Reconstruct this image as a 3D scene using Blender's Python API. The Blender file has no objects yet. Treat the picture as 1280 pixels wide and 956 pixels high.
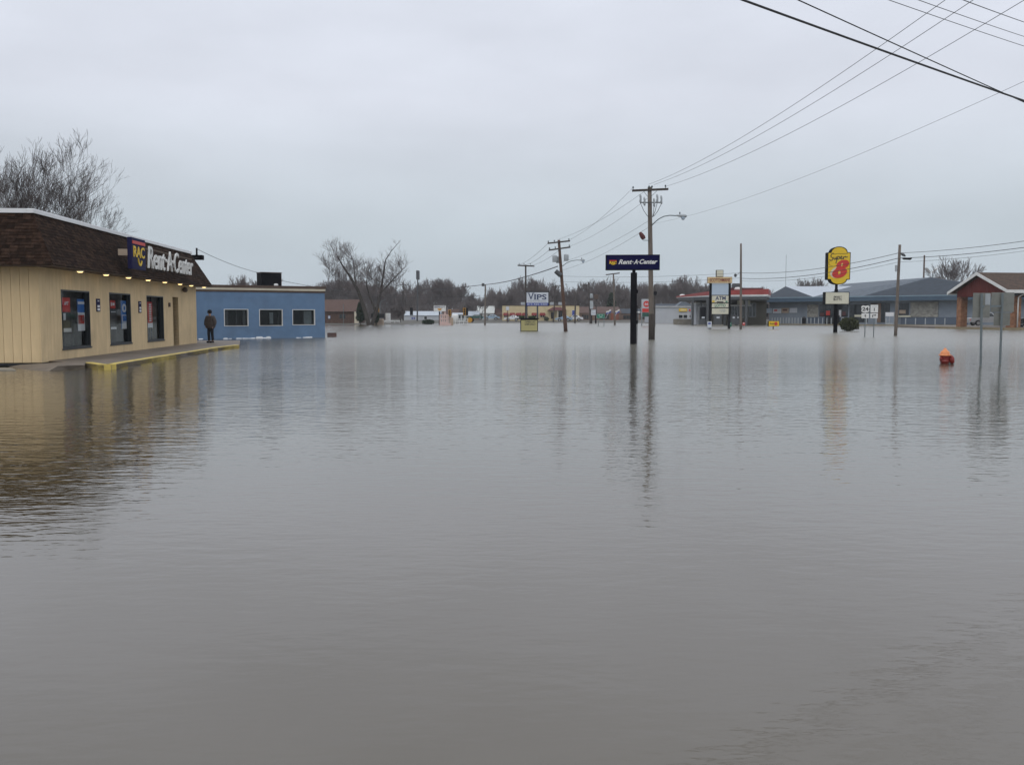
import bpy, math, random
from mathutils import Vector, Matrix
from math import radians as R, sin, cos, pi, atan2, hypot
random.seed(7)
S = bpy.context.scene
COL = S.collection
# ------------------------------------------------------------------ camera
FPX, EYE, PITCH = 1150.0, 1.65, math.atan(84/1150)
cd = bpy.data.cameras.new('camera'); cam = bpy.data.objects.new('camera', cd); COL.objects.link(cam)
cd.sensor_width = 36; cd.lens = 36*FPX/1280; cd.clip_start = 0.1; cd.clip_end = 6000
cam.location = (0, 0, EYE); cam.rotation_euler = (pi/2-PITCH, 0, 0)
S.camera = cam
# ------------------------------------------------------------------ overcast sky
W = bpy.data.worlds.new('World'); S.world = W; W.use_nodes = True
nt = W.node_tree; N = nt.nodes; L = nt.links; N.clear()
SUN_EL, SUN_ROT = R(48), R(200)
wo = N.new('ShaderNodeOutputWorld'); bg = N.new('ShaderNodeBackground'); bg.inputs[1].default_value = 0.1
sky = N.new('ShaderNodeTexSky'); sky.sky_type = 'NISHITA'; sky.sun_disc = False
sky.sun_elevation = SUN_EL; sky.sun_rotation = SUN_ROT; sky.air_density = 1.5; sky.dust_density = 4
tc = N.new('ShaderNodeTexCoord'); sx = N.new('ShaderNodeSeparateXYZ'); L.new(tc.outputs['Generated'], sx.inputs[0])
ra = N.new('ShaderNodeValToRGB'); L.new(sx.outputs[2], ra.inputs[0])
def setramp(r, stops):
    cr = r.color_ramp
    while len(cr.elements) < len(stops): cr.elements.new(0.5)
    for e, (p, c) in zip(cr.elements, stops): e.position = p; e.color = (*c, 1)
setramp(ra, [(0.0, (.452, .515, .57)), (0.085, (.462, .520, .572)), (0.145, (.525, .570, .63)), (0.22, (.62, .650, .725)), (0.34, (.65, .68, .76)), (1.0, (.86, .89, .94))])
mp = N.new('ShaderNodeMapping'); mp.inputs['Scale'].default_value = (1.6, 1.6, 5.0); L.new(tc.outputs['Generated'], mp.inputs[0])
cn = N.new('ShaderNodeTexNoise'); cn.inputs['Scale'].default_value = 2.3; cn.inputs['Detail'].default_value = 4
cn.inputs['Roughness'].default_value = .5; L.new(mp.outputs[0], cn.inputs['Vector'])
cr2 = N.new('ShaderNodeMapRange'); cr2.inputs[1].default_value = .3; cr2.inputs[2].default_value = .7
cr2.inputs[3].default_value = 10.4; cr2.inputs[4].default_value = 11.9; L.new(cn.outputs[0], cr2.inputs[0])
vm = N.new('ShaderNodeVectorMath'); vm.operation = 'SCALE'; L.new(ra.outputs[0], vm.inputs[0]); L.new(cr2.outputs[0], vm.inputs[3])
mx = N.new('ShaderNodeMix'); mx.data_type = 'RGBA'; mx.inputs[0].default_value = .06
L.new(vm.outputs[0], mx.inputs[6]); L.new(sky.outputs[0], mx.inputs[7]); L.new(mx.outputs[2], bg.inputs[0]); L.new(bg.outputs[0], wo.inputs[0])
sl = bpy.data.lights.new('sun', 'SUN'); sl.energy = 0.5; sl.angle = R(40); sl.color = (1, .97, .93)
so = bpy.data.objects.new('sun', sl); COL.objects.link(so)
so.rotation_euler = Vector((sin(SUN_ROT)*cos(SUN_EL), cos(SUN_ROT)*cos(SUN_EL), sin(SUN_EL))).to_track_quat('Z', 'Y').to_euler()
S.view_settings.view_transform = 'Standard'; S.view_settings.look = 'None'
S.view_settings.exposure = 0.10; S.view_settings.gamma = 1; S.view_settings.use_curve_mapping = False
S.render.resolution_x = 1024; S.render.resolution_y = 764
S.cycles.max_bounces = 6

# ------------------------------------------------------------------ where a picture point lies in the place
def ray(px, py):
    u, v = (px-640)/FPX, (478-py)/FPX
    return Vector((u, cos(PITCH)+v*sin(PITCH), -sin(PITCH)+v*cos(PITCH)))
CAM = Vector((0, 0, EYE))
def at(px, py, d):
    r = ray(px, py); return CAM + r*(d/r.y)
def on(px, py, z=0.0):
    r = ray(px, py); return CAM + r*((z-EYE)/r.z)
class Frame:
    """a facade: origin, turn; local x runs along it, local -y faces out"""
    def __init__(s, a, b=None, ang=None):
        s.o = Vector((a[0], a[1], 0)); s.ang = ang if ang is not None else atan2(b[1]-a[1], b[0]-a[0])
        s.M = Matrix.Translation(s.o) @ Matrix.Rotation(s.ang, 4, 'Z'); s.I = s.M.inverted()
    def hit(s, px, py, y=0.0):
        c = s.I @ CAM; r = s.I.to_3x3() @ ray(px, py); t = (y-c.y)/r.y
        p = c + r*t; return p.x, p.z
    def rect(s, px0, py0, px1, py1, y=0.0):      # x0,x1,z0,z1 from two opposite picture corners at mid height / mid width
        xa = s.hit(px0, (py0+py1)/2, y)[0]; xb = s.hit(px1, (py0+py1)/2, y)[0]
        zt = s.hit((px0+px1)/2, py0, y)[1]; zb = s.hit((px0+px1)/2, py1, y)[1]
        return xa, xb, zb, zt

# ------------------------------------------------------------------ materials
def mat(name, col, rough=.8, var=.15, scale=3.0, bump=0.0, bscale=None, metal=0.0, stretch=(1, 1, 1), island=0.0, emit=None, spec=.5, col2=None, dirt=0.0):
    m = bpy.data.materials.new(name); m.use_nodes = True
    n = m.node_tree.nodes; l = m.node_tree.links; b = n['Principled BSDF']
    b.inputs['Roughness'].default_value = rough; b.inputs['Metallic'].default_value = metal
    b.inputs['Specular IOR Level'].default_value = spec
    t = n.new('ShaderNodeTexCoord'); mpn = n.new('ShaderNodeMapping'); mpn.inputs['Scale'].default_value = stretch
    l.new(t.outputs['Object'], mpn.inputs[0])
    no = n.new('ShaderNodeTexNoise'); no.inputs['Scale'].default_value = scale; no.inputs['Detail'].default_value = 6; no.inputs['Roughness'].default_value = .6
    l.new(mpn.outputs[0], no.inputs['Vector'])
    rp = n.new('ShaderNodeValToRGB'); l.new(no.outputs[0], rp.inputs[0])
    c2 = col2 or tuple(min(1, c*(1+var)) for c in col); c1 = tuple(c*(1-var) for c in col)
    setramp(rp, [(.3, c1), (.7, c2)])
    out = rp.outputs[0]
    if dirt:
        dn = n.new('ShaderNodeTexNoise'); dn.inputs['Scale'].default_value = .7; dn.inputs['Detail'].default_value = 8
        l.new(t.outputs['Object'], dn.inputs['Vector'])
        mr = n.new('ShaderNodeMapRange'); mr.inputs[1].default_value = .45; mr.inputs[2].default_value = .75; mr.inputs[4].default_value = dirt
        l.new(dn.outputs[0], mr.inputs[0])
        mm = n.new('ShaderNodeMix'); mm.data_type = 'RGBA'; l.new(mr.outputs[0], mm.inputs[0]); l.new(out, mm.inputs[6])
        mm.inputs[7].default_value = (.09, .075, .055, 1); out = mm.outputs[2]
    if island:
        g = n.new('ShaderNodeNewGeometry'); mr = n.new('ShaderNodeMapRange'); l.new(g.outputs['Random Per Island'], mr.inputs[0])
        mr.inputs[3].default_value = 1-island; mr.inputs[4].default_value = 1+island
        sc = n.new('ShaderNodeVectorMath'); sc.operation = 'SCALE'; l.new(out, sc.inputs[0]); l.new(mr.outputs[0], sc.inputs[3]); out = sc.outputs[0]
    l.new(out, b.inputs['Base Color'])
    if bump:
        bn = n.new('ShaderNodeTexNoise'); bn.inputs['Scale'].default_value = bscale or scale*6; bn.inputs['Detail'].default_value = 5
        l.new(mpn.outputs[0], bn.inputs['Vector'])
        bu = n.new('ShaderNodeBump'); bu.inputs['Strength'].default_value = 1; bu.inputs['Distance'].default_value = bump
        l.new(bn.outputs[0], bu.inputs['Height']); l.new(bu.outputs[0], b.inputs['Normal'])
    if emit:
        b.inputs['Emission Color'].default_value = (*emit[0], 1); b.inputs['Emission Strength'].default_value = emit[1]
    return m
def brick_mat(name, c1, c2, mortar, w, h, rough=.9, axis='XZ', msize=.012, offset=.5):
    m = bpy.data.materials.new(name); m.use_nodes = True
    n = m.node_tree.nodes; l = m.node_tree.links; b = n['Principled BSDF']; b.inputs['Roughness'].default_value = rough
    t = n.new('ShaderNodeTexCoord'); sp = n.new('ShaderNodeSeparateXYZ'); cb = n.new('ShaderNodeCombineXYZ'); l.new(t.outputs['Object'], sp.inputs[0])
    ad = n.new('ShaderNodeMath'); l.new(sp.outputs[0], ad.inputs[0]); l.new(sp.outputs[1], ad.inputs[1])
    l.new(ad.outputs[0] if axis == 'XZ' else sp.outputs[0], cb.inputs[0]); l.new(sp.outputs[2] if axis == 'XZ' else sp.outputs[1], cb.inputs[1])
    br = n.new('ShaderNodeTexBrick'); br.inputs['Scale'].default_value = 1; br.inputs['Brick Width'].default_value = w; br.inputs['Row Height'].default_value = h
    br.inputs['Mortar Size'].default_value = msize; br.inputs['Bias'].default_value = 0; br.offset = offset
    br.inputs['Color1'].default_value = (*c1, 1); br.inputs['Color2'].default_value = (*c2, 1); br.inputs['Mortar'].default_value = (*mortar, 1)
    l.new(cb.outputs[0], br.inputs['Vector'])
    no = n.new('ShaderNodeTexNoise'); no.inputs['Scale'].default_value = 2.5; no.inputs['Detail'].default_value = 6; l.new(t.outputs['Object'], no.inputs['Vector'])
    mr = n.new('ShaderNodeMapRange'); mr.inputs[1].default_value = .3; mr.inputs[2].default_value = .7; mr.inputs[3].default_value = .7; mr.inputs[4].default_value = 1.3; l.new(no.outputs[0], mr.inputs[0])
    sc = n.new('ShaderNodeVectorMath'); sc.operation = 'SCALE'; l.new(br.outputs[0], sc.inputs[0]); l.new(mr.outputs[0], sc.inputs[3]); l.new(sc.outputs[0], b.inputs['Base Color'])
    bu = n.new('ShaderNodeBump'); bu.inputs['Distance'].default_value = .02; bu.invert = True; l.new(br.outputs['Fac'], bu.inputs['Height']); l.new(bu.outputs[0], b.inputs['Normal'])
    return m
def pane_mat(name, tint=(.93, .95, .95)):
    m = bpy.data.materials.new(name); m.use_nodes = True; n = m.node_tree.nodes; l = m.node_tree.links; n.clear()
    o = n.new('ShaderNodeOutputMaterial'); tr = n.new('ShaderNodeBsdfTransparent'); tr.inputs[0].default_value = (*tint, 1)
    gl = n.new('ShaderNodeBsdfGlossy'); gl.inputs['Color'].default_value = (.8, .85, .85, 1); gl.inputs['Roughness'].default_value = .03
    fr = n.new('ShaderNodeFresnel'); fr.inputs[0].default_value = 1.4; mi = n.new('ShaderNodeMixShader')
    l.new(fr.outputs[0], mi.inputs[0]); l.new(tr.outputs[0], mi.inputs[1]); l.new(gl.outputs[0], mi.inputs[2]); l.new(mi.outputs[0], o.inputs[0])
    return m
M = dict(
 beige=mat('beige siding paint', (.68, .515, .295), .75, .10, 1.2, .002, 30, stretch=(3, 3, .6), dirt=.22),
 groove=mat('dark groove', (.22, .16, .09), .9),
 shingle=mat('brown asphalt shingle', (.032, .0185, .0125), .97, .5, 7, .004, 60, island=.5, spec=.12),
 white=mat('white painted metal', (.72, .72, .70), .5, .05, 2, dirt=.25),
 cap=mat('white roof edge', (.80, .81, .82), .5, .04, 1.5, dirt=.1),
 soffit=mat('brown soffit', (.10, .07, .05), .8, .2),
 concrete=mat('wet sidewalk concrete', (.17, .14, .112), .6, .3, 1.4, .004, 40, dirt=.35),
 wetcon=mat('pale wet concrete', (.26, .24, .20), .5, .25, 2, .004, 40, dirt=.3),
 yellow=mat('yellow kerb paint', (.60, .46, .11), .6, .25, 3, .003, 40, dirt=.3),
 navy=mat('navy sign panel', (.004, .004, .045), .7, .05, 2, spec=.1),
 navy2=mat('navy sign face', (.014, .014, .06), .7, .08, 2, spec=.15),
 signblack=mat('black painted steel', (.007, .007, .009), .8, .3, 4, spec=.12),
 yel=mat('yellow sign face', (.75, .50, .015), .45, .05, 1.5),
 red=mat('red sign face', (.55, .03, .02), .45, .06, 2),
 ink=mat('black lettering', (.02, .02, .025), .6, .1),
 blue_ink=mat('dark blue lettering', (.03, .05, .12), .6, .1),
 bluepanel=mat('blue sign panel', (.03, .06, .30), .5, .1),
 cream_sign=mat('cream sign face', (.62, .60, .48), .5, .06, 2),
 pale_sign=mat('pale grey sign face', (.58, .61, .66), .5, .06, 2),
 skyblue=mat('faded blue sign face', (.45, .54, .64), .4, .05, 1),
 stucco=mat('blue stucco', (.125, .21, .335), .9, .12, 1.1, .008, 22, dirt=.16),
 brown=mat('brown trim', (.085, .055, .04), .7, .2, 2),
 cream=mat('cream trim', (.62, .56, .44), .7, .08, 2, dirt=.15),
 creamwall=mat('cream stucco wall', (.60, .50, .30), .85, .08, .6, dirt=.14),
 awning=mat('dark red awning', (.19, .022, .022), .8, .1),
 maroon=mat('maroon roof', (.10, .03, .03), .85, .2),
 dark=mat('dark interior', (.015, .015, .016), .7, .2),
 room=mat('shop interior', (.17, .17, .16), .8, .35, 1.5),
 darkglass=mat('dark window glass', (.015, .02, .022), .06, .2, 1, spec=.6),
 frame=mat('dark window frame', (.02, .025, .028), .45, .1),
 lampglow=mat('warm soffit lamp', (.9, .7, .4), .5, 0, emit=((1, .70, .30), 2.2)),
 wood=mat('weathered pole timber', (.15, .125, .105), .95, .3, 2, .006, 14, stretch=(6, 6, .7)),
 wood_dark=mat('dark creosoted timber', (.062, .052, .046), .95, .3, 2, .006, 14, stretch=(6, 6, .7)),
 wood_red=mat('reddish brown timber', (.10, .058, .042), .95, .3, 2, .006, 14, stretch=(6, 6, .7)),
 galv=mat('galvanised steel', (.16, .19, .20), .6, .15, 5, metal=.2),
 greypaint=mat('grey painted metal', (.36, .39, .41), .5, .1, 3),
 alu=mat('bare aluminium sign back', (.22, .225, .205), .55, .18, 3, metal=.25, dirt=.3),
 wire=mat('black wire', (.02, .02, .022), .6, .1),
 bark=mat('grey brown bark', (.055, .047, .040), .95, .3, 3, .01, 20, stretch=(4, 4, 1)),
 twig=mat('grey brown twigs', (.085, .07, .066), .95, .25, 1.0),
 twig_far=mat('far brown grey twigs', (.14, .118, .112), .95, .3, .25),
 evergreen=mat('dark evergreen leaves', (.020, .038, .014), .8, .5, 2, island=.5),
 bushleaf=mat('olive green leaves', (.050, .058, .020), .8, .5, 3, island=.55),
 bluemetal=mat('blue metal fascia', (.055, .095, .14), .5, .12, 1),
 bluetop=mat('pale blue fascia top', (.20, .28, .34), .5, .1, 1),
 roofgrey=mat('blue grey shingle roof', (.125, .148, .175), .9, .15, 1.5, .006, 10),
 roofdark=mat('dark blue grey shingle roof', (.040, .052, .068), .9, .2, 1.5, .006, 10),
 roofpale=mat('pale wet metal roof', (.40, .45, .50), .35, .08, .6),
 block=mat('blue grey painted block', (.23, .27, .32), .85, .12, .8, dirt=.1),
 wains=mat('dark blue grey wainscot', (.10, .13, .175), .85, .1, .8),
 oilve=mat('olive brown wall', (.088, .080, .060), .9, .12, .8),
 greywall=mat('pale grey wall', (.46, .48, .51), .85, .08, .6, dirt=.1),
 redfascia=mat('red canopy fascia', (.30, .045, .04), .5, .1, 1),
 darkgrey=mat('dark grey metal', (.07, .075, .08), .6, .15),
 housebrick=brick_mat('brown brick', (.11, .06, .045), (.16, .09, .06), (.12, .09, .075), .24, .09),
 housewhite=mat('white house siding', (.55, .57, .55), .8, .08, 1),
 roofbrown=mat('brown shingle roof', (.10, .060, .048), .95, .3, 3, .006, 10),
 roofcanopy=brick_mat('brown canopy shingles', (.065, .040, .026), (.095, .058, .036), (.05, .03, .025), .35, .2, axis='XY', msize=.02),
 gable=mat('dark red gable siding', (.12, .016, .010), .8, .15, 1, .006, 4, stretch=(6, 6, .2)),
 pillar=brick_mat('orange brown brick', (.42, .19, .085), (.28, .11, .05), (.22, .16, .12), .22, .09),
 stone=brick_mat('pale rough stone veneer', (.50, .49, .43), (.30, .29, .26), (.17, .17, .16), .34, .17, msize=.03),
 hyd_red=mat('red hydrant paint', (.23, .022, .017), .45, .2, 6, dirt=.15),
 hyd_or=mat('orange hydrant paint', (.80, .30, .12), .55, .1, 6),
 green=mat('green road sign', (.012, .19, .12), .5, .1),
 rubber=mat('tyre rubber', (.02, .02, .02), .9, .2),
 chrome=mat('wheel metal', (.45, .45, .46), .3, .1, metal=.7),
 silver=mat('silver car paint', (.42, .43, .44), .3, .06, metal=.4),
 blackcar=mat('black car paint', (.012, .013, .016), .2, .1),
 bluecar=mat('pale blue car paint', (.30, .42, .55), .3, .05),
 greencar=mat('dark green car paint', (.02, .09, .075), .3, .05),
 whitecar=mat('white car paint', (.7, .72, .74), .3, .03),
 coat=mat('grey brown coat cloth', (.075, .062, .058), .95, .35, 18, .003, 60),
 trousers=mat('black trousers', (.012, .012, .016), .9, .2),
 hat=mat('black knit hat', (.012, .011, .012), .95, .2),
 skin=mat('skin', (.45, .27, .20), .6, .08),
 pink=mat('pale pink painted timber', (.58, .42, .38), .8, .1),
 gold=mat('gold sign face', (.66, .50, .26), .5, .06, 2),
 tan=mat('tan board', (.42, .33, .25), .8, .12),
 signal=mat('amber signal housing', (.55, .27, .02), .6, .1),
 foam=mat('white foam', (.72, .74, .76), .9, .05),
 redbrick=mat('red brick wall', (.24, .085, .05), .9, .2, 1),
 tanwall=mat('tan brick wall', (.21, .145, .11), .9, .2, 1),
 sludge=mat('brown plank', (.13, .05, .035), .8, .3, 5),
)
PANE = pane_mat('clear shop glass')

# ------------------------------------------------------------------ mesh building
class MB:
    def __init__(s): s.v = []; s.f = []; s.m = []
    def add(s, vs, fs, mi=0, T=None):
        o = len(s.v)
        s.v += [tuple(T @ Vector(v)) for v in vs] if T is not None else [tuple(v) for v in vs]
        s.f += [tuple(i+o for i in f) for f in fs]; s.m += [mi]*len(fs); return s
    def box(s, x0, x1, y0, y1, z0, z1, mi=0, T=None):
        return s.add([(x0,y0,z0),(x1,y0,z0),(x1,y1,z0),(x0,y1,z0),(x0,y0,z1),(x1,y0,z1),(x1,y1,z1),(x0,y1,z1)],
                     [(0,3,2,1),(4,5,6,7),(0,1,5,4),(1,2,6,5),(2,3,7,6),(3,0,4,7)], mi, T)
    def bev(s, x0, x1, y0, y1, z0, z1, b=.02, mi=0, T=None):      # box with chamfered edges in plan and at the top
        pl = [(x0+b,y0),(x1-b,y0),(x1,y0+b),(x1,y1-b),(x1-b,y1),(x0+b,y1),(x0,y1-b),(x0,y0+b)]
        cx, cy = (x0+x1)/2, (y0+y1)/2
        def ins(p): return (p[0]+(b if p[0] < cx else -b), p[1]+(b if p[1] < cy else -b))
        vs = [(x,y,z0) for x,y in pl]+[(x,y,z1-b) for x,y in pl]+[(*ins(p),z1) for p in pl]
        fs = [tuple(range(7,-1,-1)), tuple(range(16,24))]
        for k in (0, 8):
            for i in range(8): j = (i+1) % 8; fs.append((k+i, k+j, k+8+j, k+8+i))
        return s.add(vs, fs, mi, T)
    def prism(s, pl, y0, y1, mi=0, T=None):      # outline in x,z pushed from y0 (front) to y1
        n = len(pl); vs = [(x,y0,z) for x,z in pl]+[(x,y1,z) for x,z in pl]
        return s.add(vs, [tuple(range(n)), tuple(range(2*n-1, n-1, -1))]+[(i, i+n, (i+1)%n+n, (i+1)%n) for i in range(n)], mi, T)
    def slab(s, pl, z0, z1, mi=0, T=None):       # outline in x,y raised from z0 to z1
        n = len(pl); vs = [(x,y,z0) for x,y in pl]+[(x,y,z1) for x,y in pl]
        return s.add(vs, [tuple(range(n-1,-1,-1)), tuple(range(n, 2*n))]+[(i, (i+1)%n, (i+1)%n+n, i+n) for i in range(n)], mi, T)
    def poly(s, pts, mi=0): return s.add(pts, [tuple(range(len(pts)))], mi)
    def tube(s, pts, rad, n=8, mi=0, T=None, sy=1.0, cap=True):
        pts = [Vector(p) for p in pts]; rad = rad if hasattr(rad, '__len__') else [rad]*len(pts)
        vs = []; fs = []; ref = None
        for i, p in enumerate(pts):
            d = (pts[min(i+1, len(pts)-1)]-pts[max(i-1, 0)]).normalized()
            if ref is None: ref = Vector((1, 0, 0)) if abs(d.x) < .8 else Vector((0, 1, 0))
            a = (ref - d*ref.dot(d)).normalized(); b = d.cross(a); ref = a
            for k in range(n): t = 2*pi*k/n; vs.append(p+a*cos(t)*rad[i]+b*sin(t)*rad[i]*sy)
        for i in range(len(pts)-1):
            for k in range(n): j = (k+1) % n; fs.append((i*n+k, i*n+j, (i+1)*n+j, (i+1)*n+k))
        if cap: fs += [tuple(range(n-1,-1,-1)), tuple(range((len(pts)-1)*n, len(pts)*n))]
        return s.add(vs, fs, mi, T)
    def lathe(s, prof, n=16, mi=0, T=None, c=(0, 0, 0)):
        return s.tube_profile(prof, n, mi, T, c)
    def tube_profile(s, prof, n, mi, T, c):
        vs = [(c[0]+r*cos(2*pi*k/n), c[1]+r*sin(2*pi*k/n), c[2]+z) for r, z in prof for k in range(n)]; fs = []
        for i in range(len(prof)-1):
            for k in range(n): j = (k+1) % n; fs.append((i*n+k, i*n+j, (i+1)*n+j, (i+1)*n+k))
        fs += [tuple(range(n-1,-1,-1)), tuple(range((len(prof)-1)*n, len(prof)*n))]
        return s.add(vs, fs, mi, T)
    def build(s, name, mats, parent=None, smooth=False, frame=None, world=False):
        me = bpy.data.meshes.new(name)
        vs = s.v
        if world and parent is not None:
            I = (Matrix.Translation(parent.location) @ Matrix.Rotation(parent.rotation_euler.z, 4, 'Z')).inverted()
            vs = [tuple(I @ Vector(v)) for v in vs]
        me.from_pydata(vs, [], s.f)
        mats = mats if isinstance(mats, (list, tuple)) else [mats]
        for m in mats: me.materials.append(M[m] if isinstance(m, str) else m)
        me.polygons.foreach_set('material_index', s.m)
        if smooth: me.polygons.foreach_set('use_smooth', [True]*len(me.polygons))
        me.update()
        o = bpy.data.objects.new(name, me); COL.objects.link(o)
        if parent is not None: o.parent = parent
        return o
def tag(o, label=None, cat=None, group=None, kind=None):
    if label: o['label'] = label
    if cat: o['category'] = cat
    if group: o['group'] = group
    if kind: o['kind'] = kind
    return o
def thing(name, label, cat, loc=(0, 0, 0), rz=0, group=None):
    o = bpy.data.objects.new(name, None); COL.objects.link(o); o.location = loc; o.rotation_euler = (0, 0, rz)
    o.empty_display_size = .3
    return tag(o, label, cat, group)
def solo(mb, name, mats, label, cat, loc=(0, 0, 0), rz=0, group=None, smooth=False, world=False):
    if world:
        mb.v = [tuple(Vector(v)-Vector(loc)) for v in mb.v]
    o = mb.build(name, mats, None, smooth); o.location = loc; o.rotation_euler = (0, 0, rz); return tag(o, label, cat, group)
def copy_tree(o, parent=None):
    c = o.copy(); COL.objects.link(c); c.parent = parent
    for ch in [x for x in S.objects if x.parent == o]: copy_tree(ch, c)
    return c
def copy_thing(root, loc, rz, label, parts, group=None):
    r = root.copy(); COL.objects.link(r); r.location = loc; r.rotation_euler = (0, 0, rz); r['label'] = label
    if group: r['group'] = group
    for p, subs in parts:
        c = p.copy(); COL.objects.link(c); c.parent = r
        for q in subs: d = q.copy(); COL.objects.link(d); d.parent = c
    return r
_tc = {}
def text_mb(s, w, h, x, y, z, depth=.01, shear=0.0, bold=0.0, space=1.0, mb=None, mi=0, T=None):
    """letters standing in the x,z plane, front face toward -y; centre of the word at (x, z)"""
    key = (s, shear, bold, space)
    if key not in _tc:
        cu = bpy.data.curves.new('t', 'FONT'); cu.body = s; cu.size = 1; cu.shear = shear; cu.offset = bold; cu.extrude = .5; cu.resolution_u = 3; cu.space_character = space
        o = bpy.data.objects.new('t', cu); COL.objects.link(o); bpy.context.view_layer.update()
        me = bpy.data.meshes.new_from_object(o.evaluated_get(bpy.context.evaluated_depsgraph_get()))
        vs = [tuple(v.co) for v in me.vertices]; fs = [tuple(p.vertices) for p in me.polygons]
        bpy.data.objects.remove(o); bpy.data.curves.remove(cu); bpy.data.meshes.remove(me)
        _tc[key] = (vs, fs)
    vs, fs = _tc[key]
    xs = [v[0] for v in vs]; ys = [v[1] for v in vs]; x0, x1, y0, y1 = min(xs), max(xs), min(ys), max(ys)
    mb = mb or MB()
    mb.add([(x+((v[0]-x0)/(x1-x0)-.5)*w, y-depth*(v[2]+.5), z+((v[1]-y0)/(y1-y0)-.5)*h) for v in vs], fs, mi, T)
    return mb
def wall_mb(mb, x0, x1, z0, z1, y0, y1, holes, mi=0):
    xs = sorted({x0, x1, *[a for h in holes for a in h[:2]]})
    for a, b in zip(xs, xs[1:]):
        m = (a+b)/2; zz = z0
        for h in sorted([h for h in holes if h[0] < m < h[1]], key=lambda h: h[2]):
            if h[2] > zz: mb.box(a, b, y0, y1, zz, h[2], mi)
            zz = h[3]
        if zz < z1: mb.box(a, b, y0, y1, zz, z1, mi)
    return mb
def ribbon(mb, pts, w, y, d=.01, mi=0):          # flat pen stroke in the x,z plane
    for (a, b) in zip(pts, pts[1:]):
        a = Vector(a); b = Vector(b); t = (b-a)
        if t.length < 1e-6: continue
        t.normalize(); n = Vector((-t.y, t.x))*w/2; a = a-t*w*.25; b = b+t*w*.25
        mb.prism([tuple(a+n), tuple(a-n), tuple(b-n), tuple(b+n)][::-1], y-d, y, mi); y -= .0006
    return mb
def ell(cx, cz, rx, rz, n=20, rot=0):
    return [(cx+rx*cos(t)*cos(rot)-rz*sin(t)*sin(rot), cz+rx*cos(t)*sin(rot)+rz*sin(t)*cos(rot)) for t in [2*pi*k/n for k in range(n)]]

# ================================================================== GROUND AND FLOOD WATER
SH = [(-900, 120), (-300, 140), (-34, 156), (-18, 160), (-16, 186), (20, 197), (34, 190), (45, 168), (67, 142), (76, 130), (120, 118), (900, 100)]
def shore(x):
    for (a, ya), (b, yb) in zip(SH, SH[1:]):
        if a <= x <= b: return ya+(yb-ya)*(x-a)/(b-a)
    return 120
def gz(x, y):
    t = max(-1, min(1, (y-shore(x))/5.0)); z = -.2+.24*t
    if y > shore(x): z += min(.35, (y-shore(x)-2)*.008) if y > shore(x)+2 else 0
    return z
gx = sorted(set([-3000, -1500, -800, -500, -350]+list(range(-260, 261, 6))+[-17, 350, 500, 800, 1500, 3000]))
gy = sorted(set([-600, -200, -60, 0, 40, 80, 100]+list(range(108, 240, 3))+[250, 270, 300, 350, 420, 520, 700, 1000, 1600, 3500]))
g = MB(); vs = [(x, y, gz(x, y)+(random.uniform(-.02, .03) if y > 100 else 0)) for y in gy for x in gx]; nx = len(gx)
g.add(vs, [(j*nx+i, j*nx+i+1, (j+1)*nx+i+1, (j+1)*nx+i) for j in range(len(gy)-1) for i in range(nx-1)])
M['ground'] = mat('wet winter grass and asphalt', (.075, .075, .062), .8, .4, .09, .02, 2, col2=(.13, .12, .10))
tag(g.build('ground', 'ground'), kind='structure')

wm = bpy.data.materials.new('muddy flood water'); wm.use_nodes = True; n = wm.node_tree.nodes; l = wm.node_tree.links; b = n['Principled BSDF']
b.inputs['IOR'].default_value = 1.9; b.inputs['Specular IOR Level'].default_value = .5
ge = n.new('ShaderNodeNewGeometry')
def wnoise(scale, stretch, rot=0, detail=2, rough=.5):
    m_ = n.new('ShaderNodeMapping'); m_.inputs['Scale'].default_value = stretch; m_.inputs['Rotation'].default_value = (0, 0, rot); l.new(ge.outputs['Position'], m_.inputs[0])
    t = n.new('ShaderNodeTexNoise'); t.inputs['Scale'].default_value = scale; t.inputs['Detail'].default_value = detail; t.inputs['Roughness'].default_value = rough
    l.new(m_.outputs[0], t.inputs['Vector']); return t.outputs[0]
mud = wnoise(.12, (1, 1, 1), 0, 4); rp = n.new('ShaderNodeValToRGB'); l.new(mud, rp.inputs[0])
setramp(rp, [(.3, (.066, .050, .024)), (.7, (.078, .060, .032))]); l.new(rp.outputs[0], b.inputs['Base Color'])
w1 = wnoise(4.2, (.55, 1.25, 1), R(12)); w2 = wnoise(11, (.6, 1.3, 1), R(-14)); w3 = wnoise(.7, (.6, 1.1, 1), R(20))
patch = wnoise(.09, (1, 1, 1), 0, 2); pr = n.new('ShaderNodeMapRange'); pr.inputs[1].default_value = .35; pr.inputs[2].default_value = .65
pr.inputs[3].default_value = .70; pr.inputs[4].default_value = 1.2; l.new(patch, pr.inputs[0])
def math_(op, a, b_):
    q = n.new('ShaderNodeMath'); q.operation = op
    for i, v in enumerate((a, b_)):
        if hasattr(v, 'is_linked'): l.new(v, q.inputs[i])
        else: q.inputs[i].default_value = v
    return q.outputs[0]
hsum = math_('ADD', math_('MULTIPLY', w1, .9), math_('ADD', math_('MULTIPLY', w2, .35), math_('MULTIPLY', w3, .7)))
hh = math_('MULTIPLY', hsum, pr.outputs[0])
spx = n.new('ShaderNodeSeparateXYZ'); l.new(ge.outputs['Position'], spx.inputs[0])
def ramp_(sock, a, b_, lo, hi):
    q = n.new('ShaderNodeMapRange'); q.interpolation_type = 'SMOOTHSTEP'; q.inputs[1].default_value = a; q.inputs[2].default_value = b_; q.inputs[3].default_value = lo; q.inputs[4].default_value = hi; l.new(sock, q.inputs[0]); return q.outputs[0]
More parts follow.
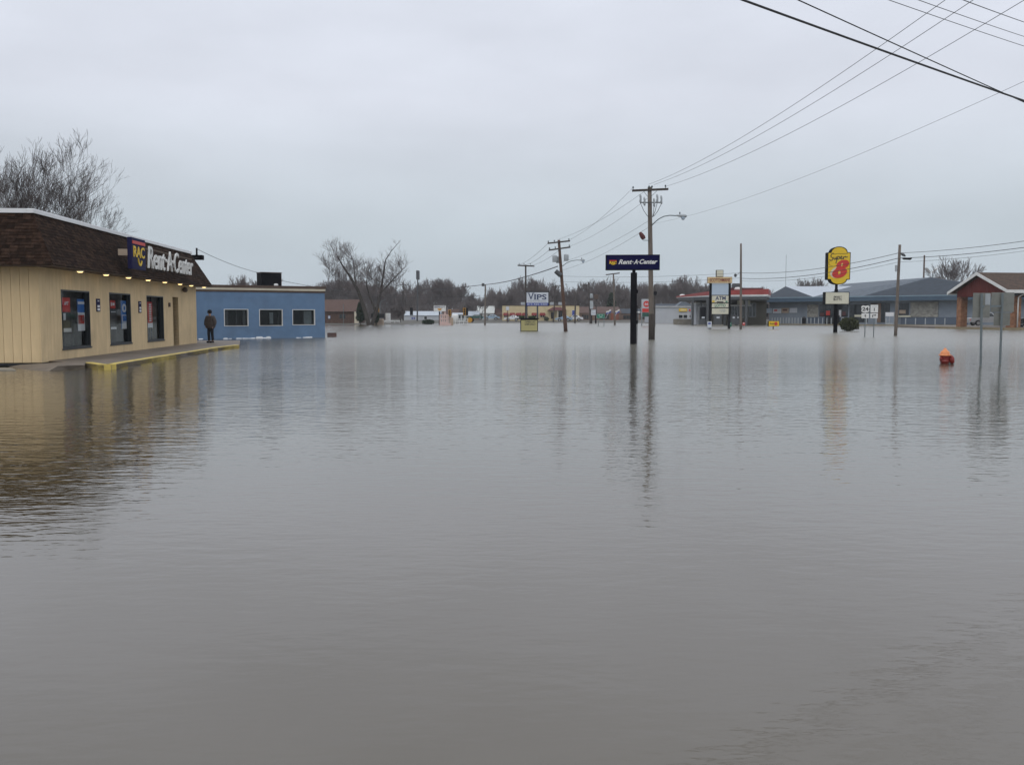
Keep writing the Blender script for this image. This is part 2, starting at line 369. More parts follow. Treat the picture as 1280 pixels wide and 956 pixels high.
# open water away from the shelter of the store is rougher: breeze ripples finer than can be told apart
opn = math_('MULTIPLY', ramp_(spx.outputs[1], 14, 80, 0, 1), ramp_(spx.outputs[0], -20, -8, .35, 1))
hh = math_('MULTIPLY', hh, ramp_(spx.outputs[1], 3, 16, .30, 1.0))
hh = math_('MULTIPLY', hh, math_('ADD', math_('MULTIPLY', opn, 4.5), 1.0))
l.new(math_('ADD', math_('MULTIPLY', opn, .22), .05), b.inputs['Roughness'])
# open flood painted paler for missing sky reflection; water by the store stays browner
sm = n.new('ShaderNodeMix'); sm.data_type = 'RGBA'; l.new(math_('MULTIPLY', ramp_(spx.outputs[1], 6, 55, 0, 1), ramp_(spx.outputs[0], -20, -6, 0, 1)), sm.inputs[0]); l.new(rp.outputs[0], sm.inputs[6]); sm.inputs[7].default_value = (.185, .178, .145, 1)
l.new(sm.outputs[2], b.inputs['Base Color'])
bu = n.new('ShaderNodeBump'); bu.inputs['Strength'].default_value = 1; bu.inputs['Distance'].default_value = .012
l.new(hh, bu.inputs['Height']); l.new(bu.outputs[0], b.inputs['Normal'])
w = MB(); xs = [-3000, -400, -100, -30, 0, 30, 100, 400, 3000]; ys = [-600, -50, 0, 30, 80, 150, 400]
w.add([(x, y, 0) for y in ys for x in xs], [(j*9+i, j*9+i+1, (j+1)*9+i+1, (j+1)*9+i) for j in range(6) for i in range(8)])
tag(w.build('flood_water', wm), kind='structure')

# ================================================================== THE BEIGE STORE
SZ = .15
c0 = on(52, 452, SZ); c1 = on(246.6, 428.5, SZ)
SF = Frame(c0, c1); SL = (c1-c0).length; SD = 13.0          # length along the front, depth away from the street
store = thing('store', 'beige store with brown shingled mansard roof and three tall windows', 'store', (c0.x, c0.y, 0), SF.ang)
EH, TH = 3.2, 4.95
wins = [SF.rect(77, 363, 113, 434.5), SF.rect(137.2, 366.5, 164, 429.5), SF.rect(183.8, 370, 204.8, 425.5)]
door = SF.rect(216.3, 371.5, 223.5, 430); door = (door[0], door[1], SZ, door[3])
holes = wins+[door]
hz = [(a, b_, c, d) for a, b_, c, d in holes]
wall = wall_mb(MB(), .034, SL, .1, EH, .034, .25, hz)
wall.box(.034, .25, .25, SD, .1, EH); wall.box(.03, SL, SD-.2, SD, .1, EH); wall.box(SL-.25, SL-.03, .25, SD-.2, .1, EH)
wall.build('wall', 'groove', store)
def board(x0, x1, z0, z1):
    return MB().box(x0+.005, x1-.005, 0, .032, z0, z1)
BW = .28; x = 0; k = 0
while x < SL-.01:
    xe = min(SL, x+BW); z0 = .12; segs = []
    hs = [h for h in holes if h[0] < xe-.02 and h[1] > x+.02]
    edges = sorted({x, xe, *[e for h in hs for e in h[:2] if x < e < xe]})
    for a, b_ in zip(edges, edges[1:]):
        if b_-a < .03: continue
        zz = .12; m_ = (a+b_)/2
        for h in sorted([h for h in holes if h[0] < m_ < h[1]], key=lambda h: h[2]):
            if h[2]-zz > .02: board(a if a == x else a-.008, b_ if b_ == xe else b_+.008, zz, h[2]).build('siding_board', 'beige', store)
            zz = h[3]
        board(a if a == x else a-.008, b_ if b_ == xe else b_+.008, zz, EH).build('siding_board', 'beige', store)
    x = xe
bm = MB().box(0, .032, .005, BW-.005, .12, EH); me0 = bm.build('siding_board', 'beige', store)
for i in range(1, 22):
    c = me0.copy(); COL.objects.link(c); c.location = (0, BW*i+.03, 0)
me0.location = (0, .03, 0)
# soffit and mansard
OV, IN = .70, .22
sf = MB(); sf.box(-OV, SL+OV, -OV, .0, EH, EH+.06); sf.box(-OV, 0, 0, SD, EH, EH+.06); sf.box(SL, SL+OV, 0, SD, EH, EH+.06)
sf.build('soffit', 'soffit', store)
rf = MB()
A = [(-OV, -OV, EH+.06), (SL+OV, -OV, EH+.06), (SL+OV, SD, EH+.06), (-OV, SD, EH+.06)]
B = [(IN, IN, TH), (SL-IN, IN, TH), (SL-IN, SD-.5, TH), (IN, SD-.5, TH)]
rf.add(A+B, [(3,2,1,0), (4,5,6,7), (0,1,5,4), (1,2,6,5), (2,3,7,6), (3,0,4,7)]); rf.build('roof', 'shingle', store)
def shingles(P0, ux, length, inset0, inset1, up, rows, tw, rnd):
    """tabs laid in courses on a slope: P0 lower corner, ux along the eave, up vector to the top edge"""
    mb = MB(); P0 = Vector(P0); ux = Vector(ux); up = Vector(up); nrm = ux.cross(up).normalized()
    for r in range(rows):
        f0, f1 = r/rows, (r+1)/rows
        a = inset0+(inset1-inset0)*f0; e = length-inset0-(inset1-inset0)*f0
        x = a-rnd.random()*tw
        while x < e:
            x0, x1 = max(a, x), min(e, x+tw*rnd.uniform(.96, .99))
            if x1-x0 > .03:
                q = nrm*(.03+rnd.uniform(0, .008)); t = nrm*.012
                p = [P0+ux*x0+up*(f0-.02), P0+ux*x1+up*(f0-.02), P0+ux*x1+up*f1, P0+ux*x0+up*f1]
                sh = [p[0]+q, p[1]+q, p[2]+t, p[3]+t]
                mb.add([*sh, p[0], p[1]], [(0, 1, 2, 3), (0, 4, 5, 1), (0, 3, 4), (1, 5, 2)])
            x += tw
    return mb
rn = random.Random(3)
run = OV+IN; hgt = TH-EH-.06
tag(shingles((-OV, -OV, EH+.06), (1, 0, 0), SL+2*OV, 0, run, (0, run, hgt), 16, .24, rn).build('shingles', 'shingle', store), kind='stuff')
tag(shingles((-OV, SD, EH+.06), (0, -1, 0), SD+OV, 0, run, (run, 0, hgt), 16, .24, rn).build('shingles', 'shingle', store), kind='stuff')
cp = MB(); cp.bev(IN-.1, SL-IN+.1, IN-.1, IN+.14, TH-.02, TH+.12, .015); cp.box(IN-.1, IN+.14, IN+.14, SD-.6, TH-.02, TH+.12); cp.box(SL-IN-.14, SL-IN+.1, IN+.14, SD-.6, TH-.02, TH+.12)
cp.build('roof_edge', 'cap', store)
fl = MB().box(-.02, SL, -.02, SD, .02, .1); fl.build('footing', 'dark', store)
# shop room behind the glass
rm = MB(); rm.box(.3, SL-.3, 3.8, 3.9, .15, EH-.1); rm.box(.3, SL-.3, .3, 3.8, .1, .16); rm.box(.3, SL-.3, .3, 3.8, EH-.1, EH-.04)
for i in range(9): rm.box(1.5+i*2.1, 2.6+i*2.1, 2.2, 2.8, .16, random.uniform(.9, 1.9))
rm.build('shop_interior', 'room', store)
RC = .13
for wi, (a, b_, z0, z1) in enumerate(wins):
    f = MB(); t = .05
    f.box(a, b_, .0, RC+.1, z1-t, z1); f.box(a, b_, .0, RC+.1, z0, z0+t); f.box(a, a+t, .0, RC+.1, z0+t, z1-t); f.box(b_-t, b_, .0, RC+.1, z0+t, z1-t)
    f.box(b_-t-.35*0-.03, b_-t, RC-.02, RC+.1, z0+t, z1-t)
    wo_ = f.build('window', 'frame', store)
    MB().poly([(a+t, RC+.03, z0+t), (b_-t, RC+.03, z0+t), (b_-t, RC+.03, z1-t), (a+t, RC+.03, z1-t)]).build('pane', PANE, wo_)
    fs = MB().box(a-.03, b_+.03, -.03, .0, z0-.05, z0+.0); fs.build('window_sill', 'frame', wo_)
def poster(px0, py0, px1, py1, mat_, bits, kind='poster'):
    a, b_, z0, z1 = SF.rect(px0, py0, px1, py1, RC+.05)
    p = MB().box(a, b_, RC+.048, RC+.054, z0, z1, 0)
    for (u0, u1, v0, v1, mi) in bits: p.box(a+(b_-a)*u0, a+(b_-a)*u1, RC+.040, RC+.048, z0+(z1-z0)*v0, z0+(z1-z0)*v1, mi)
    return p
M['posterred'] = mat('red poster print', (.62, .05, .035), .5, .05); M['posterblue'] = mat('blue poster print', (.03, .17, .50), .5, .05)
M['posterwhite'] = mat('white poster print', (.72, .72, .74), .5, .05); M['posterdark'] = mat('dark poster print', (.05, .05, .055), .5, .3)
PM = ['posterred', 'posterwhite', 'posterdark', 'posterblue']
def put(p, m0, label):
    mats = [m0]+['posterwhite', 'posterdark', 'posterred', 'posterblue']
    p.build('poster', mats, store)['label'] = label
p = poster(77.8, 372, 87.5, 390, 0, []); 
a, b_, z0, z1 = SF.rect(77.8, 372, 87.5, 390, RC+.05)
text_mb('APT', (b_-a)*.62, (z1-z0)*.26, (a+b_)/2, RC+.047, z0+(z1-z0)*.6, .006, .3, .03, 1, p, 1); put(p, 'posterred', 'red poster with white print')
put(poster(79, 391, 88.8, 415, 0, [(.0, 1, 0, .2, 1), (.02, .3, .62, .98, 1)]), 'posterdark', 'dark poster with white foot')
put(poster(96.8, 374, 106.6, 413.5, 0, [(0, 1, 0, .58, 1), (.05, .8, .22, .5, 3), (.55, .98, .3, .45, 1), (.08, .92, .84, .92, 1)]), 'posterblue', 'blue poster with red picture over white foot')
p = poster(137.6, 375.5, 144, 385.5, 0, [(.1, .35, .3, .75, 1), (.45, .8, .35, .7, 1)]); put(p, 'posterred', 'small red poster')
put(poster(138.2, 388, 145, 411.5, 0, [(0, 1, 0, .12, 1), (.1, .9, .9, .94, 1)]), 'posterdark', 'dark narrow poster')
a, b_, z0, z1 = SF.rect(151.2, 376, 159.3, 411, RC+.05)
p = poster(151.2, 376, 159.3, 411, 0, [(.1, 1, 0, .22, 1), (.1, .95, .24, .50, 1), (.2, .85, .27, .47, 4)])
p.prism(ell((a+b_)/2, z0+(z1-z0)*.74, (b_-a)*.33, (z1-z0)*.15, 16), RC+.040, RC+.048, 1); p.prism(ell((a+b_)/2, z0+(z1-z0)*.74, (b_-a)*.12, (z1-z0)*.08, 12), RC+.034, RC+.040, 4)
put(p, 'posterblue', 'blue poster with white oval emblem')
put(poster(184.4, 377.5, 190.4, 409.5, 0, [(0, 1, 0, .18, 1)]+[(.3, .75, .24+.09*i, .30+.09*i, 1) for i in range(8)]), 'posterred', 'tall red poster with upright white lettering')
for (px0, py0, px1, py1) in ((120, 373.5, 124.3, 389.5), (172.8, 376.5, 176, 391)):
    a, b_, z0, z1 = SF.rect(px0, py0, px1, py1)
    o = MB().box(a, b_, -.03, .0, z0, z1); o.box(a+.06, b_-.06, -.036, -.03, z0+.08*(z1-z0), z0+.26*(z1-z0), 1); o.box(a+.06, b_-.06, -.036, -.03, z0+.34*(z1-z0), z0+.5*(z1-z0), 1); o.box(a+.1, b_-.1, -.036, -.03, z0+.8*(z1-z0), z0+.86*(z1-z0), 1)
    o.build('notice_plate', ['navy2', 'posterwhite'], store)
# recessed door
a, b_, z0, z1 = door
d = MB(); d.box(a, b_, 1.0, 1.06, z0, z1); d.build('door', 'dark', store)
d = MB(); d.box(a+.1, a+.16, .9, .98, 1.0, 1.4); d.build('door_handle', 'galv', store)
d = MB(); d.box(b_, b_+.05, .035, 1.0, z0, z1); d.build('door_jamb', 'beige', store); MB().box(a-.04, a, .03, 1.0, z0, z1).build('door_jamb', 'beige', store)
x_, z_ = SF.hit(211, 381); MB().bev(x_-.1, x_+.1, -.07, 0, z_-.1, z_+.1, .02).build('doorbell_box', 'brown', store)
x_, z_ = SF.hit(227.5, 362); MB().lathe([(.03, .18), (.12, .12), (.14, 0), (.08, -.08)], 12, 0, Matrix.Translation((x_, -.15, z_-.05))).build('wall_lamp', 'brown', store)
# soffit lamps
lamp_px = [100, 132.5, 160.5, 185, 206, 225, 239, 255]
for i, px in enumerate(lamp_px):
    x_, z_ = SF.hit(px, 336+(px-100)*.14, -.42)
    o = MB().lathe([(.13, 0), (.13, -.03), (.105, -.035), (.105, -.004)], 14, 0, Matrix.Translation((x_, -.42, EH-.001))).build('soffit_lamp', 'cap', store)
    MB().lathe([(.10, 0), (.095, -.03), (.06, -.05)], 14, 0, Matrix.Translation((x_, -.42, EH-.02))).build('bulb', 'lampglow', o)
# RAC box sign and channel letters
yf = -1.15
a, b_, z0, z1 = SF.rect(164.8, 298.5, 182, 337, yf)
rs = thing('box_sign', 'square navy box sign with yellow lettering fixed to the shingled roof', 'sign', (c0.x, c0.y, 0), SF.ang)
sg = MB(); sg.bev(a, b_, yf, yf+.17, z0, z1, .02); sg.build('sign_cabinet', 'navy2', rs)
sb = MB().box(a+.08, b_-.08, yf-.02, yf, z0+(z1-z0)*.80, z0+(z1-z0)*.90); sb.build('red_band', 'red', rs)
wd = b_-a; ln = text_mb('RAC', wd*.80, (z1-z0)*.36, (a+b_)/2, yf-.001, z0+(z1-z0)*.56, .02, 0, .02); ln.build('lettering', 'yel', rs)
rg = MB(); cx, cz = (a+b_)/2+.08, z0+(z1-z0)*.33
for k in range(18):
    t0, t1 = pi+pi*k/18*1.0-.2, pi+pi*(k+1)/18-.2
    rg.prism([(cx+.26*cos(t), cz+.26*sin(t)) for t in (t0, t1)]+[(cx+.17*cos(t), cz+.17*sin(t)) for t in (t1, t0)], yf-.034, yf-.001)
rg.build('ring', 'yel', rs)
# the bracket box beside it
x0_, z1_ = SF.hit(152.5, 312, -.6); x1_, z0_ = SF.hit(160.5, 320, -.6)
MB().box(a+.05, a+.3, yf+.17, -.62, z0+(z1-z0)*.42, z0+(z1-z0)*.62).build('bracket', 'tan', rs)
lt = thing('letter_sign', 'row of big white channel letters standing along the shingled store roof', 'sign', (c0.x, c0.y, 0), SF.ang)
yl = -.86
a, _ = SF.hit(184, 322, yl); b_, _ = SF.hit(240, 330, yl)
_, zt = SF.hit(186, 308, yl); _, zb = SF.hit(186, 335.5, yl)
word = 'Rent\u00b7A\u00b7Center'
text_mb('Rent', (b_-a)*.34, (zt-zb), a+(b_-a)*.17, yl, (zt+zb)/2, .06, .18, .0).build('letters', 'white', lt)
text_mb('A', (b_-a)*.11, (zt-zb)*.96, a+(b_-a)*.44, yl, (zt+zb)/2, .06, .12, .0).build('letters', 'white', lt)
text_mb('Center', (b_-a)*.46, (zt-zb), a+(b_-a)*.77, yl, (zt+zb)/2, .06, .18, .0).build('letters', 'white', lt)
for u in (.37, .515): MB().prism(ell(a+(b_-a)*u, (zt+zb)/2, .11, .08, 10), yl-.06, yl).build('dot', 'white', lt)
for z_ in (zb+.12, zt-.12): MB().box(a, b_, yl+.002, yl+.07, z_-.03, z_+.03).build('mounting_rail', 'soffit', lt)
for u in (.03, .35, .65, .97): MB().box(a+(b_-a)*u-.03, a+(b_-a)*u+.03, yl+.07, .15, zb+.08, zb+.14).build('mounting_strut', 'soffit', lt)
# mast and black box at the far roof corner
x_, _ = SF.hit(248.3, 322, .3)
ms = thing('roof_mast', 'small service mast with black box on the far end of the store roof', 'mast', (c0.x, c0.y, 0), SF.ang)
MB().tube([(x_-.2, .35, TH), (x_-.2, .35, TH+.45)], .05).build('mast', 'signblack', ms)
MB().bev(x_+.0, x_+.45, .1, .7, TH-.18, TH+.08, .02).build('service_box', 'signblack', ms)
MB().box(x_-.3, x_+.05, .3, .4, TH+.02, TH+.08).build('bracket', 'signblack', ms)
mast_top = SF.M @ Vector((x_-.2, .35, TH+.4))

# sidewalk, ramp and yellow kerb
kp = [on(106.5, 453.2, SZ), on(122, 455.6, SZ), on(139, 456, SZ), on(160, 452.3, SZ), on(190, 447.4, SZ), on(220, 442.7, SZ), on(247, 438.4, SZ), on(272.5, 434.2, SZ)]
e2 = on(299, 431.2, SZ)
far = SF.M @ Vector((SL+5.0, -1.3, 0)); wf = SF.M @ Vector((SL+5.0, 2.5, 0)); wn = SF.M @ Vector((.9, .3, 0)); nn = SF.M @ Vector((-.1, -.75, 0))
walk = [tuple(p[:2]) for p in [kp[0], *kp[1:], e2, far, wf, wn, nn]]
tag(MB().slab(walk, -.4, SZ-.006).build('sidewalk', 'concrete'), kind='structure')
ap = [on(106, 456.2, .10), on(88, 462.2, -.02), on(60, 464.5, -.02), on(28, 463, -.02), on(6, 459, -.02), on(25, 455.8, .06), nn+Vector((0, 0, SZ-.01)), kp[0]+Vector((0, 0, -.01))]
cen = on(72, 457.5, .125)
r_ = MB(); r_.add([tuple(cen)]+[tuple(p) for p in ap], [(0, i+1, (i+1) % 8+1) for i in range(8)])
r_.add([tuple(p) for p in ap]+[(p.x, p.y, -.4) for p in ap], [(i, (i+1) % 8, (i+1) % 8+8, i+8) for i in range(8)])
tag(r_.build('kerb_ramp', 'concrete'), kind='structure')
pl_ = [on(-60, 463, .01), on(20, 463, .01), on(14, 459.5, .03), on(-60, 459.5, .03)]
tag(MB().slab([tuple(p[:2]) for p in pl_], -.3, .03).build('apron_slab', 'wetcon'), kind='structure')
kerb = thing('yellow_kerb', 'yellow painted kerb along the store sidewalk at the water edge', 'kerb', (kp[2].x, kp[2].y, 0))
path = [Vector(p) for p in kp]+[e2]
def kerb_piece(p, q, wdt=.21, z1=SZ, z0=-.3):
    d = (q-p); d.z = 0; d.normalize(); nrm = Vector((-d.y, d.x, 0)); m_ = MB(); p = p+d*.006; q = q-d*.006
    prof = [(0, z0), (0, z1-.03), (.025, z1), (wdt, z1), (wdt, z0)]
    m_.add([tuple(e+nrm*(u)+Vector((0, 0, z-e.z))) for e in (p, q) for u, z in prof], [(0,1,2,3,4), (9,8,7,6,5)]+[(i, i+5, (i+1)%5+5, (i+1)%5) for i in range(5)])
    return m_
for i, (p, q) in enumerate(zip(path, path[1:])):
    n_ = max(1, round((q-p).length/1.9))
    for k in range(n_):
        o = kerb_piece(p.lerp(q, k/n_), p.lerp(q, (k+1)/n_), z1=SZ+.012).build('kerb_stone', 'yellow', kerb, world=True)

# person on the sidewalk
pp = on(263.5, 428.2, SZ)
man = thing('person', 'person in grey brown coat and dark hat standing on the sidewalk end', 'person', (pp.x, pp.y, SZ-.006), R(-18))
def skin_mesh(name, verts, edges, rads, mats, parent, lv=2, root=0):
    me = bpy.data.meshes.new(name); me.from_pydata(verts, edges, []); o = bpy.data.objects.new(name, me); COL.objects.link(o)
    o.modifiers.new('s', 'SKIN'); ss = o.modifiers.new('b', 'SUBSURF'); ss.levels = lv
    for sv, r in zip(me.skin_vertices[0].data, rads): sv.radius = r if hasattr(r, '__len__') else (r, r); sv.use_root = False
    me.skin_vertices[0].data[root].use_root = True
    bpy.context.view_layer.update()
    m2 = bpy.data.meshes.new_from_object(o.evaluated_get(bpy.context.evaluated_depsgraph_get())); bpy.data.objects.remove(o); bpy.data.meshes.remove(me)
    m2.name = name; m2.materials.clear(); m2.materials.append(M[mats]); m2.polygons.foreach_set('use_smooth', [True]*len(m2.polygons))
    o = bpy.data.objects.new(name, m2); COL.objects.link(o); o.parent = parent; return o
bv = [(0,0,.92), (0,0,1.12), (0,.01,1.32), (0,-.01,1.44), (0,-.03,1.53), (0,-.05,1.66),
      (-.17,0,1.38), (-.23,.02,1.12), (-.21,-.08,.90), (.17,0,1.38), (.23,.02,1.12), (.21,-.08,.90),
      (-.09,0,.86), (-.10,-.02,.48), (-.11,.02,.08), (-.11,-.11,.04), (.09,0,.86), (.10,.0,.48), (.12,.03,.08), (.12,-.10,.04)]
be = [(0,1),(1,2),(2,3),(3,4),(4,5),(2,6),(6,7),(7,8),(2,9),(9,10),(10,11),(0,12),(12,13),(13,14),(14,15),(0,16),(16,17),(17,18),(18,19)]
br_ = [(.15,.11),(.15,.11),(.16,.11),(.06,.06),(.055,.055),(.085,.10),.06,.045,.035,.06,.045,.035,.085,.06,.04,.035,.085,.06,.04,.035]
skin_mesh('body', bv, be, br_, 'skin', man)
# five curled fingers on each hand, tucked at the coat hem
for s in (-1, 1):
    h = MB()
    for k in range(4): x = s*(.195+.016*k); h.tube([(x, -.10, .87), (x, -.125, .845-.004*k), (x, -.118, .815-.003*k), (x, -.10, .80)], [.009, .0085, .008, .006], 6)
    h.tube([(s*.185, -.095, .88), (s*.165, -.12, .86), (s*.165, -.13, .84)], [.011, .010, .007], 6); h.build('hand', 'skin', man, True)
cv = [(0,0,.72), (0,0,1.05), (0,.015,1.30), (0,.0,1.46), (-.18,0,1.38), (-.29,.02,1.13), (-.26,-.07,.93), (.18,0,1.38), (.29,.02,1.13), (.26,-.07,.93)]
skin_mesh('coat', cv, [(0,1),(1,2),(2,3),(2,4),(4,5),(5,6),(2,7),(7,8),(8,9)], [(.36,.25),(.31,.22),(.28,.20),(.12,.11),(.15,.13),(.12,.11),(.09,.09),(.15,.13),(.12,.11),(.09,.09)], 'coat', man)
tv = [(0,0,.88), (-.095,0,.80), (-.105,-.02,.48), (-.11,.02,.10), (.095,0,.80), (.105,0,.48), (.12,.03,.10)]
skin_mesh('trousers', tv, [(0,1),(1,2),(2,3),(0,4),(4,5),(5,6)], [(.15,.12),.10,.082,.075,.10,.082,.075], 'trousers', man)
ht = MB(); ht.lathe([(.085, 1.60), (.118, 1.64), (.122, 1.70), (.108, 1.76), (.06, 1.80), (.015, 1.81)], 16, 0, None, (0, -.04, 0)); ht.build('hat', 'hat', man, True)
for s in (-1, 1): MB().bev(s*.115-.05, s*.115+.05, -.17, .09, 0, .10, .02).build('boot', 'hat', man)
MB().tube([(0, -.12, 1.66), (0, -.155, 1.635), (0, -.13, 1.62)], [.012, .018, .012], 6).build('nose', 'skin', man, True)

# ================================================================== THE BLUE BUILDING
b0 = on(247, 424, 0); b1 = on(406.5, 421.8, 0)
BF = Frame(b0, b1); BL = (b1-b0).length
blue = thing('building', 'low blue stucco building with three square windows standing in the flood', 'building', (b0.x, b0.y, 0), BF.ang)
BX0 = -4.0; BH = 3.28; BD = 12
bw = [BF.rect(280.2, 386.5, 310.3, 407.6), BF.rect(324.2, 386.8, 353.2, 407.2), BF.rect(365.6, 387, 393.6, 406.2)]
wl = wall_mb(MB(), BX0, BL, -.4, BH, 0, .22, bw); wl.box(BX0, BX0+.2, .22, BD, -.4, BH); wl.box(BL-.2, BL, .22, BD, -.4, BH); wl.box(BX0+.2, BL-.2, BD-.2, BD, -.4, BH); wl.build('wall', 'stucco', blue)
t_ = MB(); t_.box(BX0, BL+.03, -.03, BD, BH+.0, BH+.14); t_.build('lower_trim', 'brown', blue)
t_ = MB(); t_.box(BX0, BL+.05, -.06, BD, BH+.14, BH+.30); t_.build('cream_band', 'cream', blue)
t_ = MB(); t_.box(BX0, BL+.08, -.09, BD, BH+.30, BH+.48); t_.build('roof_edge', 'brown', blue)
MB().box(BX0, BL, .1, BD-.1, BH+.40, BH+.47).build('roof', 'dark', blue) if False else None
t_ = MB(); t_.box(BX0+.3, BL-.3, 1.5, 1.6, 0.1, BH-.2); t_.build('inner_wall', 'dark', blue)
for i, (a, b_, z0, z1) in enumerate(bw):
    f = MB(); t = .03
    f.box(a-.01, b_+.01, -.03, .2, z1-t, z1+.01); f.box(a-.01, b_+.01, -.03, .2, z0-.01, z0+t); f.box(a-.01, a+t, -.028, .2, z0+t, z1-t); f.box(b_-t, b_+.01, -.028, .2, z0+t, z1-t)
    wo_ = f.build('window', 'white', blue)
    MB().poly([(a+t, .12, z0+t), (b_-t, .12, z0+t), (b_-t, .12, z1-t), (a+t, .12, z1-t)]).build('pane', PANE, wo_)
    # curtain or door seen through the glass
    u0, u1 = ((.1, .22), (.5, .66), (.55, .92))[i]
    c_ = MB(); c_.box(a+(b_-a)*u0, a+(b_-a)*u1, .35, .39, z0+.05+(.08 if i == 1 else 0), z1-.1-(.12 if i == 1 else 0))
    if i == 0: c_.box(a+(b_-a)*.84, b_-.08, .4, .44, z0+.05, z1-.1)
    c_.build('curtain', 'darkgrey' if i == 0 else 'galv', wo_)
    MB().box(a+(b_-a)*(.5 if i != 1 else .82), a+(b_-a)*(.5 if i != 1 else .82)+.05, .10, .16, z0+t, z1-t).build('mullion', 'frame', wo_)
fm = MB(); rr = random.Random(5)
for px0, px1 in ((251, 255), (282, 288), (298, 318), (323, 337), (372, 375), (381, 393)):
    px = px0
    while px < px1:
        x_, _ = BF.hit(px, 424, -.04); h = rr.uniform(.02, .06)*(2.2 if px0 in (323, 381) else 1); wdt = rr.uniform(.14, .26)
        fm.add([(x_+wdt*cos(t)*.9, -.04+.06*sin(t), -.02) for t in [2*pi*k/6 for k in range(6)]]+[(x_+.5*wdt*cos(t), -.03+.03*sin(t), h) for t in [2*pi*k/6 for k in range(6)]], [(i, (i+1)%6, (i+1)%6+6, i+6) for i in range(6)]+[tuple(range(6, 12))])
        px += rr.uniform(2, 6)
tag(fm.build('foam_line', 'foam', blue), kind='stuff')
# rooftop box
c_, z_ = BF.hit(327, 357, 1.0); d_, zt_ = BF.hit(351.5, 341.5, 1.0)
rb = thing('rooftop_unit', 'tall black rooftop box with brown side on the blue building', 'roof unit', (b0.x, b0.y, 0), BF.ang)
MB().bev(c_, d_, 1.0, 2.1, BH+.45, zt_, .02).build('cabinet', 'signblack', rb)
MB().box(d_+.002, d_+.03, 1.02, 2.08, BH+.45, zt_-.02).build('side_panel', 'maroon', rb)
MB().box(c_-.02, d_+.05, .98, 2.12, zt_, zt_+.05).build('lid', 'brown', rb)
roofbox = BF.M @ Vector((c_, 1.0, zt_-.05)); roofbox2 = BF.M @ Vector((d_, 1.0, zt_-.55))
vp = MB().lathe([(.16, 0), (.16, .14), (.12, .2), (.03, .22)], 12, 0, None); x_, _ = BF.hit(345, 355, .6)
pos = BF.M @ Vector((x_, .6, BH+.44)); solo(vp, 'roof_vent', 'white', 'small white roof vent in front of the black rooftop box', 'vent', pos, smooth=True)
# floating brown crate
q = on(415, 421, 0); cr = thing('wooden_crate', 'small brown wooden crate floating right of the blue building', 'crate', (q.x, q.y, 0), R(8))
for k in range(3): MB().box(-.33, .33, -.17, -.15, -.1+.14*k, .02+.14*k).build('plank', 'sludge', cr)
for k in range(3): MB().box(-.33, .33, .15, .17, -.1+.14*k, .02+.14*k).build('plank', 'sludge', cr)
for s in (-1, 1): MB().box(s*.33-.012, s*.33+.012, -.15, .15, -.1, .30).build('end_board', 'sludge', cr)
MB().box(-.32, .32, -.15, .15, .1, .12).build('inner_board', 'sludge', cr)

# ================================================================== POLES, LAMPS AND WIRES
def pole(name, label, cat, b, t, d=None, r0=.16, r1=.11, m='wood', group=None, z0=0):
    """b, t: picture points of the foot and the top"""
    base = on(*b, z0); d = base.y; top = at(t[0], t[1], d)
    o = thing(name, label, cat, (base.x, base.y, z0), 0, group)
    low = base+(base-top)*(.5/(top.z-base.z))
    pts = [low.lerp(top, k/6) for k in range(7)]
    MB().tube(pts, [r0+(r1-r0)*k/6 for k in range(7)], 10).build('pole', m, o, True, world=True)
    return o, d, base, top
def arm(o, p, q, w=.06, h=.06, m='wood_dark', name='crossarm'):
    p = Vector(p); q = Vector(q); d = (q-p).normalized(); s = Vector((-d.y, d.x, 0)).normalized()*w; u = Vector((0, 0, h))
    b_ = MB(); b_.add([p-s-u, p+s-u, p+s+u, p-s+u, q-s-u, q+s-u, q+s+u, q-s+u], [(0,1,2,3), (7,6,5,4), (0,4,5,1), (1,5,6,2), (2,6,7,3), (3,7,4,0)])
    return b_.build(name, m, o, world=True)
def insul(o, p, s=1.0, m='galv'):
    p = Vector(p); MB().lathe([(.02, 0), (.02, .1), (.07, .12), (.05, .16), (.075, .18), (.04, .25), (.02, .27)], 8, 0, Matrix.Translation(p) @ Matrix.Scale(s, 4)).build('insulator', m, o, True, world=True)
def trans(o, p, r=.28, h=.8, m='greypaint'):
    t = MB().lathe([(r*.9, -h/2), (r, -h/2+.05), (r, h/2-.06), (r*.95, h/2), (r*.3, h/2+.06)], 14, 0, Matrix.Translation(p)).build('transformer', m, o, True, world=True)
    for s in (-1, 1): MB().lathe([(.04, 0), (.06, .1), (.04, .14), (.05, .2), (.02, .3)], 8, 0, Matrix.Translation(Vector(p)+Vector((s*r*.45, 0, h/2)))).build('bushing', 'galv', t, world=False)
    return t
def lamp(o, pts, head_len, m='galv'):
    pts = [Vector(p) for p in pts]
    MB().tube(pts, .035, 8).build('lamp_arm', m, o, True, world=True)
    e = pts[-1]; d = (pts[-1]-pts[-2]).normalized(); L_ = head_len
    h = MB(); cs = [(0, .06), (.12, .09), (.35, .13), (.7, .17), (.9, .14), (1, .04)]
    h.tube([e+d*L_*u+Vector((0, 0, .02)) for u, r in cs], [r for u, r in cs], 10, 0, None, .7)
    hd = h.build('lamp_head', 'greypaint', o, True, world=True)
    c = e+d*L_*.65-Vector((0, 0, .12)); MB().lathe([(.15, .06), (.14, 0), (.09, -.10), (.02, -.14)], 12, 0, Matrix.Translation(c)).build('lamp_glass', 'skyblue', o, True, world=True)
    MB().lathe([(.035, 0), (.045, .1), (.02, .14)], 8, 0, Matrix.Translation(e+d*L_*.35+Vector((0, 0, .12)))).build('photocell', 'darkgrey', o, True, world=True)
WIRES = []
